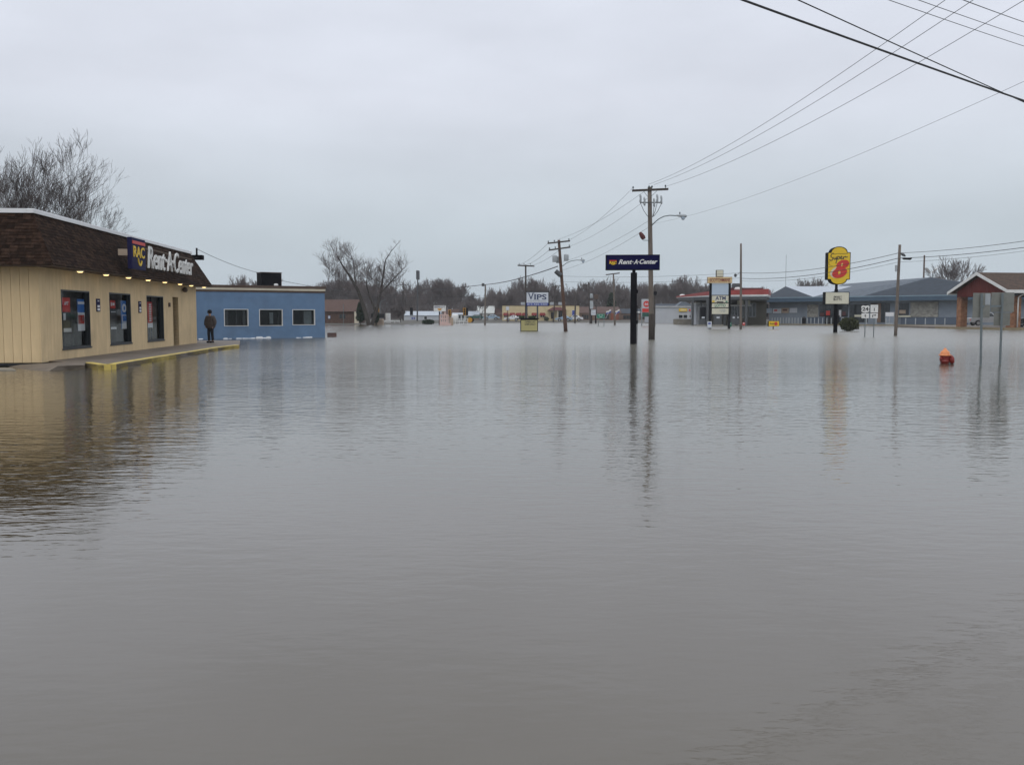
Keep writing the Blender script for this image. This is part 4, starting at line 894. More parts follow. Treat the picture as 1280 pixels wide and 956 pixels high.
a, b_, z0, z1 = F2.rect(1242, 390.8, 1262.5, 407, .08); MB().bev(a, b_, .07, .085, z0, z1, .006).build('sign_back', 'alu', o)
arm(o, q+Vector((t.x, -.03, (at(1227, 383, q.y)-q).z)), q2+Vector((t2.x, .02, (at(1253, 382.6, q2.y)-q2).z)), .015, .03, 'galv', 'cross_bar')

# hydrant
q = on(1180.8, 454.6, 0); hy = thing('fire_hydrant', 'red fire hydrant with orange top half sunk in the water', 'hydrant', (q.x, q.y, 0), R(0))
k = q.y/FPX
MB().lathe([(.135, -.4), (.135, .06), (.155, .07), (.155, .10), (.135, .115), (.14, .16), (.155, .21), (.15, .25), (.165, .262), (.165, .275)], 20).build('barrel', 'hyd_red', hy, True)
MB().lathe([(.19, .277), (.19, .295), (.155, .305), (.155, .35), (.147, .39), (.125, .425), (.08, .452), (.07, .475), (.045, .48), (.042, .53), (.015, .535)], 20).build('bonnet', 'hyd_or', hy, True)
MB().lathe([(.105, 0), (.115, .04), (.15, .05), (.15, .11), (.11, .125), (.04, .13), (.035, .17)], 14, 0, Matrix.Translation((.12, -.06, .13)) @ Matrix.Rotation(R(80), 4, 'Y')).build('outlet', 'hyd_red', hy, True)
MB().lathe([(.05, 0), (.055, .03), (.07, .035), (.07, .06), (.03, .065)], 12, 0, Matrix.Translation((-.11, -.03, .17)) @ Matrix.Rotation(R(-90), 4, 'Y')).build('outlet', 'hyd_red', hy, True)
for i in range(8): MB().lathe([(.014, 0), (.014, .02)], 6, 0, Matrix.Translation((.188*cos(i*pi/4+.2), .188*sin(i*pi/4+.2), .301))).build('bolt', 'hyd_or', hy)

# ================================================================== BLUE-GREY SHOP ON THE RIGHT
ka = (46.8, 168); kb = (70.2, 144)
HF = Frame(ka, kb); HL = hypot(kb[0]-ka[0], kb[1]-ka[1])
shop = thing('shop', 'long low blue grey shop with several pitched roofs behind the motel sign', 'shop', (ka[0], ka[1], .1), HF.ang)
HE = 4.0
def hb(name, px0, py0, px1, py1, y0, y1, m, parent=shop, dz=-.1):
    a, b_, z0, z1 = HF.rect(px0, py0, px1, py1, y0); return MB().box(a, b_, y0, y1, z0+dz, z1+dz).build(name, m, parent)
MB().box(0, HL+9, .0, .3, 0, HE-.1).box(.0, .3, .3, 14, 0, HE-.1).box(0, HL+9, 13.7, 14, 0, HE-.1).build('wall', 'block', shop)
fa = MB(); fa.box(-1.6, HL+10, -2.0, -1.7, HE-.1, HE+.55); fa.box(-1.6, -1.3, -1.7, 14, HE-.1, HE+.55); fa.build('fascia', 'bluemetal', shop)
MB().box(-1.62, HL+10, -2.06, 0, HE+.55, HE+.72).build('fascia_cap', 'bluetop', shop)
MB().box(-1.3, HL+10, -1.7, 0, HE-.08, HE-.02).build('soffit', 'darkgrey', shop)
# storefront pieces (proud of the wall)
hb('wainscot', 1009, 396.5, 1066, 404, -.06, 0, 'wains'); hb('stone_panel', 1009, 381, 1022.5, 396.3, -.16, 0, 'stone'); hb('pilaster', 1005.5, 381, 1008.6, 404, -.2, 0, 'block')
hb('wainscot', 1126, 396.5, 1210, 405.5, -.06, 0, 'wains'); hb('stone_panel', 1138, 377.5, 1172.5, 396.2, -.16, 0, 'stone'); hb('ledge', 1122, 394.3, 1138, 396.3, -.25, 0, 'cream_sign'); hb('ledge', 1068, 393.5, 1078, 396, -.25, 0, 'cream_sign')
def shopwin(px0, py0, px1, py1, n, label=None):
    w_ = hb('window', px0, py0, px1, py1, -.05, 0, 'frame'); a, b_, z0, z1 = HF.rect(px0, py0, px1, py1, -.05)
    for k in range(n):
        u0 = a+(b_-a)*k/n+.05; u1 = a+(b_-a)*(k+1)/n-.05; MB().box(u0, u1, -.07, -.05, z0-.1+.06, z1-.1-.06).build('pane', 'darkglass', w_)
    return w_
w1_ = shopwin(1024, 380.5, 1060, 396, 5); w2_ = shopwin(1061.5, 380.5, 1085, 403, 3); w3_ = shopwin(1100, 379, 1112, 403, 2); w4_ = shopwin(1123.5, 379, 1136, 394, 2)
hb('poster', 1032.5, 388.5, 1037.5, 395, -.09, -.071, 'posterred', w1_); hb('poster', 1048.5, 387.5, 1051.5, 396, -.09, -.071, 'posterwhite', w1_); hb('poster', 1053, 389.5, 1057, 394.5, -.09, -.071, 'maroon', w1_); hb('poster', 1025, 391, 1030, 395, -.09, -.071, 'maroon', w1_)
hb('poster', 1124, 387.5, 1132, 392, -.09, -.071, 'tan', w4_); hb('brick_panel', 1096.5, 379, 1101, 403, -.1, 0, 'tanwall'); 
hb('stone_panel', 1088, 379, 1096, 396, -.12, 0, 'brown')
# posters on the left wall
for (a_, b_2, c_3, d_4, m_, mk, mkc) in ((958.2, 385.5, 964.3, 391.2, 'skyblue', 'curtain', None), (966, 385.5, 976, 391.5, 'pale_sign', None, 'posterred'), (976.8, 385, 985.6, 391.2, 'tan', None, 'maroon'), (987, 385, 996, 391, 'pale_sign', None, None)):
    p = hb('poster_board', a_, b_2, c_3, d_4, -.12, -.0, m_)
    if mkc: hb('print', a_+1.5, b_2+1.6, a_+5.5 if mkc == 'posterred' else c_3-1.5, b_2+3.6, -.13, -.12, mkc, p)
hb('dark_corner', 957.5, 380, 959.8, 396, -.1, 0, 'dark')
hb('notice', 1052, 396.8, 1055.5, 402.5, -.4, -.3, 'posterwhite')
# roofs
def W3(px, py, d): return at(px, py, d)
def solid(name, pts, faces, m, parent):
    m_ = MB(); m_.add([tuple(p) for p in pts], faces); return m_.build(name, m, parent, world=True)
zE = HE+.72+.1
def atz(px, py, z):              # picture point on the level z above the flood
    r = ray(px, py); return CAM + r*((z-EYE)/r.z)
e0, e1, e2_ = HF.M @ Vector((9.5, -1.9, zE-.02)), HF.M @ Vector((18.3, -1.9, zE-.02)), HF.M @ Vector((HL+9.0, -1.9, zE-.02))
ap_ = atz(1163.5, 346.6, 7.9); bk = atz(1054, 355, 7.9)
# hip roof: light put into the colour, left slope lit grey, front slope shaded dark
far_r = HF.M @ Vector((HL+9, 14, zE)); far_l = HF.M @ Vector((10, 14, zE))
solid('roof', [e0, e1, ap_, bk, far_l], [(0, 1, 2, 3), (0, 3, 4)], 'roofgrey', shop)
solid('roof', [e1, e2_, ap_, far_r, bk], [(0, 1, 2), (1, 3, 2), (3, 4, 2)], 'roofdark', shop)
g0, g1, gp_ = HF.M @ Vector((-1.2, -1.2, zE-.05)), HF.M @ Vector((9.6, -1.88, zE-.03)), atz(982, 358, 7.0)
g0 = HF.M @ Vector((-.6, -.6, zE-.05)); gr_ = gp_+Vector((16, -1.5, 0)); gl = HF.M @ Vector((-1, 12, zE))
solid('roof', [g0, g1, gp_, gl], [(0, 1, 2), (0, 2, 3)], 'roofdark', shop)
solid('roof', [g1+Vector((0, .05, 0)), gr_+Vector((0, 0, -.4)), gr_, gp_+Vector((.02, .05, 0))], [(0, 1, 2, 3)], 'roofpale', shop)
c = atz(1025.5, 358, 7.2); MB().tube([(c.x, c.y, 6.7), (c.x, c.y, 7.4)], .12, 8).build('vent_pipe', 'greypaint', shop, True, world=True)
# walk, kerb and bollards
kd = [HF.M @ Vector(v) for v in ((-3, -4.6, 0), (HL+7, -4.6, 0))]
tag(MB().slab([tuple((HF.M @ Vector(v))[:2]) for v in ((-3, -4.6, 0), (HL+7, -4.6, 0), (HL+9, 15, 0), (-3, 15, 0))], -.4, .14).build('pavement', 'wetcon'), kind='structure')
kt = thing('kerb', 'long pale yellow kerb in front of the blue grey shop', 'kerb', (kd[0].x, kd[0].y, 0), HF.ang); KL = HL+10
M['oldkerb'] = mat('worn yellow kerb', (.26, .21, .13), .7, .2, .8, dirt=.4)
for k in range(14): MB().box(KL*k/14+.02, KL*(k+1)/14-.02, -.16, -.002, -.3, .155).build('kerb_stone', 'oldkerb', kt)
bol = None
bpx = [965, 968.5, 972, 975.5, 979, 982.5, 986, 990, 993.5, 997.5, 1001.5, 1009, 1013.5, 1018, 1023, 1028.2, 1033.5, 1039, 1052, 1083, 1095, 1107.5, 1132, 1144.3, 1156.6, 1168.8, 1181]
for i, px in enumerate(bpx):
    x_, _ = HF.hit(px, 404, -3.9); p = HF.M @ Vector((x_, -3.9, .14))
    if bol is None:
        bm_ = MB().lathe([(.075, 0), (.075, 1.0), (.06, 1.04), (.02, 1.06)], 10); bol = solo(bm_, 'bollard', 'greypaint', 'x', 'bollard', p, group='grey steel bollards along the kerb of the blue grey shop'); o = bol
    else: o = bol.copy(); COL.objects.link(o); o.location = p
    o['label'] = 'short grey steel bollard in the row along the kerb of the blue grey shop'
# things by the shop wall
x_, _ = HF.hit(1005, 399, -1.2); p = HF.M @ Vector((x_, -1.2, .14)); t_ = thing('litter_bin', 'dark round litter bin standing by the pilaster of the blue grey shop', 'bin', p)
MB().lathe([(.30, 0), (.33, .1), (.35, .95), (.30, 1.0)], 14).build('body', 'signblack', t_, True); MB().lathe([(.33, 1.0), (.30, 1.2), (.12, 1.32), (.02, 1.33)], 14).build('lid', 'darkgrey', t_, True)
x0_, _ = HF.hit(1106.5, 395, -1.4); x1_, _ = HF.hit(1117.6, 395, -1.4); p = HF.M @ Vector((x0_, -1.4, .14)); L_ = x1_-x0_
t_ = thing('ice_chest', 'pale grey ice chest with white top panel outside the blue grey shop', 'ice chest', p, HF.ang)
MB().bev(0, L_, 0, .8, 0, 2.0, .03).build('cabinet', 'greypaint', t_); MB().box(.05, L_-.05, -.02, 0, 1.35, 1.95).build('top_panel', 'posterwhite', t_)
for k in range(2):
    o = MB().box(.06+k*L_/2, L_/2*(k+1)-.06, -.03, 0, .25, 1.28).build('door', 'block', t_); MB().box(L_/2-.1+k*.14, L_/2-.06+k*.14, -.06, -.03, .6, .95).build('handle', 'chrome', o)
for i, (px, w_) in enumerate(((1040.5, .5), (1044, .5), (1034, .45))):
    x_, _ = HF.hit(px, 399, -.9); p = HF.M @ Vector((x_, -.9, .14))
    t_ = thing('propane_rack', ('dark upright locker behind the motel sign post', 'second dark upright locker just right of the motel sign post', 'dark upright locker left of the motel sign post')[i], 'locker', p, HF.ang)
    MB().bev(-w_, w_, 0, .6, 0, 1.5, .03).build('cabinet', 'signblack', t_); MB().box(-w_+.08, w_-.08, -.02, 0, .2, 1.35).build('door', 'frame', t_)
# antenna, stub pole, floodlights behind the roofs
q = at(981, 404, 230); t_ = thing('radio_mast', 'very thin radio mast rising beyond the left gable of the blue grey shop', 'mast', (q.x, q.y, .3)); tp = at(981.3, 320, 230); MB().tube([(0, 0, -.3), (0, 0, tp.z)], [.05, .04], 5).build('mast', 'galv', t_)
q = at(1152.8, 404, 175); t_ = thing('chimney_pipe', 'dark brown round stub pole rising above the blue grey shop roof', 'pole', (q.x, q.y, .2)); tp = at(1153.2, 320.5, 175); MB().tube([(0, 0, -.3), (0, 0, tp.z)], [.16, .15], 10).build('pole', 'brown', t_, True)
q = at(1164, 404, 185); t_ = thing('floodlight_pole', 'pole with two white floodlights showing above the blue grey shop roof', 'floodlight', (q.x, q.y, .2)); tp = at(1164, 343, 185); MB().tube([(0, 0, -.3), (0, 0, tp.z)], .12, 8).build('pole', 'galv', t_, True)
for px, s in ((1161, -1), (1167.5, 1)):
    c = at(px, 336.5, 185)-q; MB().add([(c.x+s*u*.55, y_, tp.z+.1+v) for (u, y_, v) in ((-.6, -.3, .2), (1.1, -.5, 1.0), (1.1, .5, 1.0), (-.6, .3, .2), (-.5, -.2, -.1), (.7, -.3, .45), (.7, .3, .45), (-.5, .2, -.1))], [(0,1,2,3), (7,6,5,4), (0,4,5,1), (1,5,6,2), (2,6,7,3), (3,7,4,0)]).build('floodlight', 'white', t_)

# ================================================================== CANOPY OF THE BRICK MOTEL AT THE RIGHT EDGE
CD = 108.0
apx = at(1221, 340.5, CD); cang = R(10); IZ = .25
cn_ = thing('porch', 'brick-pillared drive-through porch with white edged gable and brown roof', 'porch', (apx.x, apx.y, IZ), cang)
CF = Frame((apx.x, apx.y), ang=cang)                           # local x along the ridge, -y toward the viewer's right
HW = 5.15; ZA = apx.z-IZ; ZEv = ZA-2.17; RL = 16
# gable triangle at x = .6 ; roof overhang to x = 0
th = .18
r_ = MB()
for s in (-1, 1):
    r_.add([(0, 0, ZA), (RL, 0, ZA), (RL, s*HW, ZEv), (0, s*HW, ZEv), (0, 0, ZA-th), (RL, 0, ZA-th), (RL, s*HW, ZEv-th), (0, s*HW, ZEv-th)], [(0,1,2,3), (7,6,5,4), (0,4,5,1), (1,5,6,2), (2,6,7,3), (3,7,4,0)])
r_.build('roof', 'roofcanopy', cn_)
for s in (-1, 1):
    MB().add([(-.06, 0, ZA+.03), (-.06, s*(HW+.1), ZEv+.0), (-.06, s*(HW+.1), ZEv-.34), (-.06, 0, ZA-.34), (.0, 0, ZA+.03), (.0, s*(HW+.1), ZEv), (.0, s*(HW+.1), ZEv-.34), (.0, 0, ZA-.34)], [(0,1,2,3), (7,6,5,4), (0,4,5,1), (1,5,6,2), (2,6,7,3), (3,7,4,0)]).build('barge_board', 'white', cn_)
    MB().box(0, RL, min(s*HW, s*(HW+.12)), max(s*HW, s*(HW+.12)), ZEv-.34, ZEv+.02).build('gutter', 'white', cn_)
tri = MB(); tri.add([(.6, -HW+.9, ZEv-.62), (.6, HW-.9, ZEv-.62), (.6, HW-.9, ZEv+.05), (.6, 0, ZA-.3), (.6, -HW+.9, ZEv+.05), (.8, -HW+.9, ZEv-.62), (.8, HW-.9, ZEv-.62), (.8, HW-.9, ZEv+.05), (.8, 0, ZA-.3), (.8, -HW+.9, ZEv+.05)], [(0,1,2,3,4), (9,8,7,6,5), (0,5,6,1), (1,6,7,2), (2,7,8,3), (3,8,9,4), (4,9,5,0)])
tri.build('gable_siding', 'gable', cn_)
nb = 26
for k in range(nb):                                            # upright battens of the gable siding
    y_ = -HW+1.0+(2*HW-2.0)*k/(nb-1); top = ZA-.32-(abs(y_)/(HW))*(2.17)-.02
    MB().box(.57, .598, y_-.03, y_+.03, ZEv-.6, max(ZEv-.1, top)).build('batten', 'gable', cn_)
MB().box(.8, RL, -HW+.9, -HW+1.1, ZEv-.62, ZEv-.34).box(.8, RL, HW-1.1, HW-.9, ZEv-.62, ZEv-.34).build('beam', 'darkgrey', cn_)
MB().box(.8, RL, -HW+1.1, HW-1.1, ZEv-.30, ZEv-.26).build('ceiling', 'darkgrey', cn_)
pv = CF.I @ at(1201.7, 408, 112.4); pv2 = CF.I @ at(1270, 409, 104.6)
for v in (pv, pv2, pv+Vector((11, 0, 0)), pv2+Vector((11, 0, 0))):
    wp = .42 if v[1] > 0 else .22
    MB().box(v[0]-wp, v[0]+wp, v[1]-.42, v[1]+.42, -.1, ZEv-.55).build('pillar', 'pillar', cn_)
MB().box(pv2.x-1.1, pv2.x-.23, pv2.y-.3, pv2.y+.3, -.1, .3).box(pv2.x-.62, pv2.x-.23, pv2.y-.28, pv2.y+.28, .3, 1.65).build('low_brick_wall', 'pillar', cn_)
MB().tube([(pv2.x+.1, -HW-.06, ZEv-.3), (pv2.x-.1, pv2.y-.7, ZEv-.6), (pv2.x-.28, pv2.y-.55, ZEv-.8), (pv2.x-.28, pv2.y-.55, .05)], .075, 8).build('downspout', 'white', cn_, True)
MB().box(17, 34, -7, 9, 0, 4.4).build('wall', 'darkgrey', cn_)
isl = [(-.6, -HW-.4), (-.6, HW+1.2), (2, HW+14), (60, HW+14), (60, -HW-.4)]
tag(MB().slab([tuple((CF.M @ Vector((*v, 0)))[:2]) for v in isl], -.4, IZ-.005).build('porch_island', 'concrete'), kind='structure')
kt = thing('kerb', 'pale worn kerb under the brick porch pillars at the right edge', 'kerb', (apx.x, apx.y, 0), cang)
for k in range(6):
    y0_ = -HW-.4+(2*HW+1.6)*k/6; MB().box(-.75, -.604, y0_+.02, y0_+(2*HW+1.6)/6-.02, -.3, IZ+.02).build('kerb_stone', 'oldkerb', kt)
for k in range(12): MB().box(-.6+k*2.0, 1.38+k*2.0, -HW-.55, -HW-.404, -.3, IZ+.02).build('kerb_stone', 'oldkerb', kt)

# ------------------------------------------------------------------ vehicles
def vehicle(name, label, cat, loc, rz, Lg, paint, kind='pickup', Wd=1.85, wheel=.36):
    o = thing(name, label, cat, loc, rz); h = Wd/2
    if kind == 'pickup': prof = [(0, .45), (0, .95), (.05, 1.05), (1.75, 1.12), (1.78, 1.14), (Lg-1.9, 1.14), (Lg-1.88, 1.12), (Lg-.15, 1.02), (Lg, .85), (Lg, .45)]; cab = [(Lg-3.9, 1.13), (Lg-3.75, 1.72), (Lg-3.5, 1.78), (Lg-2.6, 1.78), (Lg-1.75, 1.13)]
    elif kind == 'suv': prof = [(0, .4), (0, 1.0), (.1, 1.08), (Lg-1.4, 1.12), (Lg-.1, 1.0), (Lg, .8), (Lg, .4)]; cab = [(.12, 1.08), (.45, 1.68), (.8, 1.74), (Lg-2.3, 1.74), (Lg-1.35, 1.12)]
    else: prof = [(0, .35), (0, .85), (.1, .95), (Lg-1.2, .95), (Lg-.1, .78), (Lg, .6), (Lg, .35)]; cab = [(.6, .94), (1.25, 1.38), (1.6, 1.43), (Lg-2.1, 1.42), (Lg-1.25, .94)]
    # wheel arches cut in the lower edge
    low = []
    for cx in (Lg-.95, 1.0):
        low += [(cx+(wheel+.08)*cos(t), max(prof[0][1], wheel+(wheel+.08)*sin(t))) for t in [R(12)+R(156)*k/7 for k in range(8)]]
    b_ = MB(); b_.prism((prof+low)[::-1], -h, h); b_.build('body', paint, o)
    c_ = MB(); ins = .16; n_ = len(cab); zb_, zt_ = cab[0][1], max(z for x, z in cab)
    f = lambda z: h-.03-ins*(z-zb_)/(zt_-zb_)
    c_.add([(x, -f(z), z) for x, z in cab]+[(x, f(z), z) for x, z in cab], [tuple(range(n_)), tuple(range(2*n_-1, n_-1, -1))]+[(i, i+n_, (i+1)%n_+n_, (i+1)%n_) for i in range(n_)]); cb = c_.build('cabin', paint, o)
    xs_ = [x for x, z in cab]; xa, xb = cab[1][0]+.12, cab[-2][0]+.1; zl, zh = zb_+.07, zt_-.1; mid = (xa+xb)/2
    for s in (-1, 1):
        for (u0, u1, v0, v1) in ((xa, mid-.05, xa-.1, mid-.05), (mid+.05, xb-.1, mid+.05, xb+.35)):
            MB().add([(v0, s*(f(zl)+.012), zl), (v1, s*(f(zl)+.012), zl), (u1, s*(f(zh)+.012), zh), (u0, s*(f(zh)+.012), zh)], [(0, 1, 2, 3)]).build('side_window', 'darkglass', cb)
    for (p_, q_, k_) in ((cab[-1], cab[-2], 1), (cab[0], cab[1], -1)):
        MB().add([(p_[0]+.02*k_-.05*k_, -f(p_[1])+.1, p_[1]+.06), (p_[0]+.02*k_-.05*k_, f(p_[1])-.1, p_[1]+.06), (q_[0]+.03*k_, f(q_[1])-.08, q_[1]-.03), (q_[0]+.03*k_, -f(q_[1])+.08, q_[1]-.03)], [(0, 1, 2, 3)]).build('windscreen' if k_ > 0 else 'rear_window', 'darkglass', cb)
    for cx in (Lg-.95, 1.0):
        for s in (-1, 1):
            T_ = Matrix.Translation((cx, s*(h-.12), wheel)) @ Matrix.Rotation(pi/2, 4, 'X')
            w_ = MB().lathe([(wheel*.62, -.11), (wheel*.95, -.11), (wheel, -.07), (wheel, .07), (wheel*.95, .11), (wheel*.62, .11)], 18, 0, T_).build('wheel', 'rubber', o, True)
            MB().lathe([(wheel*.2, -.125), (wheel*.6, -.12), (wheel*.6, .12), (wheel*.2, .125)], 12, 0, T_).build('rim', 'chrome', w_)
    for s in (-1, 1):
        MB().box(Lg-.02, Lg+.015, s*h*.72-.18, s*h*.72+.18, .68, .82).build('headlight', 'posterwhite', o); MB().box(-.015, .02, s*h*.82-.09, s*h*.82+.09, .68, .95).build('tail_light', 'posterred', o)
    MB().box(Lg-.02, Lg+.06, -h+.05, h-.05, .38, .55).build('bumper', 'chrome' if kind == 'pickup' else paint, o); MB().box(-.06, .02, -h+.05, h-.05, .38, .55).build('bumper', 'chrome' if kind == 'pickup' else paint, o)
    return o
q = at(1209.5, 408, 124); vehicle('pickup_truck', 'silver pickup truck parked beneath the brick porch', 'pickup truck', (q.x, q.y, IZ), R(-4), 5.3, 'silver', 'pickup')
q = at(1272.5, 409, 112); vehicle('parked_car', 'black car cut by the right edge beside the brick porch pillar', 'car', (q.x+4.9, q.y, IZ), R(176), 4.9, 'blackcar', 'suv')

# ================================================================== GAS STATION
st_ = thing('gas_station_canopy', 'long gas station canopy with red and white fascia on grey columns', 'canopy', (30, 150, 0), 0)
cpl = [(845.5, 166, 4.75, .30), (888, 150, 4.6, .95), (959.5, 148, 4.6, 1.25), (962.5, 158, 4.6, 1.25), (900, 170, 4.6, 1.0), (848, 182, 4.75, .35)]
def canopy_ring(f0, f1, off, name, m_, under=0.0):
    P_ = [at(px, 390, d) for px, d, zb, t in cpl]; cx_ = sum(p.x for p in P_)/6; cy_ = sum(p.y for p in P_)/6; n_ = 6
    lo = [(p.x+(off if p.x > cx_ else -off), p.y+(off if p.y > cy_ else -off), zb+t*f0-under) for p, (px, d, zb, t) in zip(P_, cpl)]
    hi = [(a[0], a[1], zb+t*f1) for a, (px, d, zb, t) in zip(lo, cpl)]
    m2 = MB(); m2.add(lo+hi, [tuple(range(n_-1, -1, -1)), tuple(range(n_, 2*n_))]+[(i, (i+1)%n_, (i+1)%n_+n_, i+n_) for i in range(n_)]); m2.build(name, m_, st_, world=True)
canopy_ring(0, 0, -.15, 'lower_edge', 'darkgrey', .45); canopy_ring(0, .12, 0, 'grey_band', 'greypaint'); canopy_ring(.12, .30, .03, 'white_band', 'white'); canopy_ring(.30, 1, .06, 'red_band', 'redfascia')
a = at(896, 360, 152); b_ = at(955, 360, 152); MB().box(a.x, b_.x, 152.5, 156, 5.55, 6.15).build('roof_cap', 'maroon', st_, world=True)
for px, d, w_ in ((865.7, 152.5, .17), (884, 150, .17), (905.5, 151.5, .17), (932.5, 149.3, .2), (876, 160, .15), (918, 160, .15)):
    c = at(px, 400, d); MB().bev(c.x-w_, c.x+w_, d-w_, d+w_, -.4, 4.4, .03)  .build('column', 'darkgrey', st_, world=True)
for px, y_ in ((853, 168), (922, 152)):
    c = at(px, 366, y_); MB().lathe([(.55, 0), (.55, .2), (.4, .4), (.15, .45)], 12, 0, Matrix.Translation((c.x, c.y, 5.0 if px < 900 else 5.8))).build('roof_vent', 'white', st_, True, world=True)
c = at(921, 360, 153); MB().bev(c.x-.6, c.x+.7, 153, 154, 5.8, 6.9, .05).build('rooftop_unit', 'darkgrey', st_, world=True)
for i, (px, w_, h_, lab) in enumerate(((878.5, .62, 3.1, 'grey fuel kiosk between the two left canopy columns'), (897, .62, 2.0, 'grey fuel pump under the lottery panel of the station sign'), (916.5, .45, 1.7, 'grey fuel pump just left of the bare wooden pole'), (921.8, .3, 1.5, 'slim dark fuel pump directly left of the bare wooden pole'))):
    p = at(px, 400, 150.5); o = thing('fuel_pump', lab, 'fuel pump', (p.x, p.y, 0), 0, 'fuel pumps under the red canopy')
    MB().box(-w_-.25, w_+.25, -.5, .5, -.4, .12).build('plinth', 'wetcon', o); MB().bev(-w_, w_, -.3, .3, .12, h_, .03).build('cabinet', 'darkgrey', o); MB().box(-w_+.1, w_-.1, -.33, -.3, 1.05, h_-.12).build('front_panel', ('signblack', 'darkgrey', 'posterdark', 'signblack')[i], o); MB().box(-w_*.4, w_*.4, -.35, -.33, 1.15, 1.4).build('display', 'pale_sign', o)
    MB().tube([(w_+.02, -.1, 1.4), (w_+.12, -.2, .9), (w_+.1, -.25, .5), (w_+.03, -.2, 1.0)], .025, 6).build('hose', 'rubber', o)
for (px0, py0, px1, py1, fy, m_, lab, s2) in ((884, 401.6, 889.8, 410, 411.3, 'pale_sign', 'small white poster board at the left foot of the station sign', 'bluepanel'), (909.7, 402.8, 914.5, 408.5, 410.2, 'green', 'small green poster board at the right foot of the station sign', 'posterwhite'), (928, 402.8, 931.5, 406.8, 410.2, 'posterred', 'small red board right of the bare wooden pole', 'posterwhite')):
    o, a, b_, z0, z1, F_ = board_sign('poster_board', lab, (px0, py0, px1, py1), fy, 0, [(px0+px1)/2], m_, dpt=.06, cat='board sign')
    MB().box(a+(b_-a)*.2, b_-(b_-a)*.25, -.05, -.043, z0+(z1-z0)*.55, z0+(z1-z0)*.8).build('print', s2, o)

def simple_building(name, label, cat, px0, px1, pytop, d, depth, wall, z=.1, roof=None, trim=None, holes=(), ang=0.0, eave=0.25, pitch=None, ridge_px=None):
    """box building whose front spans px0..px1 at distance d"""
    a = at(px0, 400, d); b_ = at(px1, 400, d+math.tan(ang)*(at(px1, 400, d).x-at(px0, 400, d).x)); F_ = Frame((a.x, a.y), (b_.x, b_.y)); Lg = hypot(b_.x-a.x, b_.y-a.y)
    o = thing(name, label, cat, (a.x, a.y, z), F_.ang); _, zt = F_.hit((px0+px1)/2, pytop, 0); zt -= z
    MB().box(0, Lg, 0, depth, -.3, zt).build('wall', wall, o)
    if trim: MB().box(-.08, Lg+.08, -.08, depth+.08, zt, zt+.18).build('parapet_cap', trim, o)
    if roof:
        _, zr = F_.hit((px0+px1)/2, pitch, depth/2); zr -= z
        e = eave; MB().add([(-e, -e, zt), (Lg+e, -e, zt), (Lg+e, depth+e, zt), (-e, depth+e, zt), (-e, depth/2, zr), (Lg+e, depth/2, zr)], [(0,1,5,4), (2,3,4,5), (0,4,3), (1,2,5), (3,2,1,0)]).build('roof', roof, o)
    return o, F_, Lg, zt, z
def fwin(o, F_, z, px0, py0, px1, py1, m='darkglass', fm='white', name='window', n=1):
    a, b_, z0, z1 = F_.rect(px0, py0, px1, py1, -.05); w_ = MB().box(a, b_, -.06, .0, z0-z, z1-z).build(name, fm, o); t = min(.07, (b_-a)*.1)
    for k in range(n): MB().box(a+(b_-a)*k/n+t, a+(b_-a)*(k+1)/n-t, -.08, -.06, z0-z+t, z1-z-t).build('pane', m, w_)
    return w_
# station shop
o, F_, Lg, zt, z = simple_building('station_shop', 'dark olive brown station shop behind the red canopy', 'shop', 888, 958, 372.5, 158, 12, 'oilve')
fwin(o, F_, z, 936, 379, 945, 396, 'darkglass', 'greypaint', n=2); fwin(o, F_, z, 914, 381, 930, 397, 'darkglass', 'greypaint', n=4)
x0_, x1_, z0_, z1_ = F_.rect(921.5, 373.8, 929.5, 380.5, -.3); MB().box(x0_, x1_, -.4, -.1, z0_-z, z1_-z).build('sign_panel', 'cream_sign', o); x0_, x1_, z0_, z1_ = F_.rect(933.5, 373.8, 937.5, 380.5, -.3); MB().box(x0_, x1_, -.4, -.1, z0_-z, z1_-z).build('sign_panel', 'cream_sign', o)
x0_, x1_, z0_, z1_ = F_.rect(910, 381, 938.5, 382.8, -.5); MB().box(x0_, x1_, -.9, -.0, z0_-z, z1_-z).build('white_awning', 'white', o)
o, F_, Lg, zt, z = simple_building('kiosk', 'small white-topped kiosk seen left of the station sign under the canopy', 'kiosk', 870, 888.5, 379.8, 162, 5, 'greywall', trim='white'); fwin(o, F_, z, 873, 384, 887, 400, 'darkglass', 'white', n=3)
o, F_, Lg, zt, z = simple_building('low_wall', 'long low pale wall behind the gas station', 'wall', 842, 958, 398.8, 166, .3, 'wetcon', z=.05)
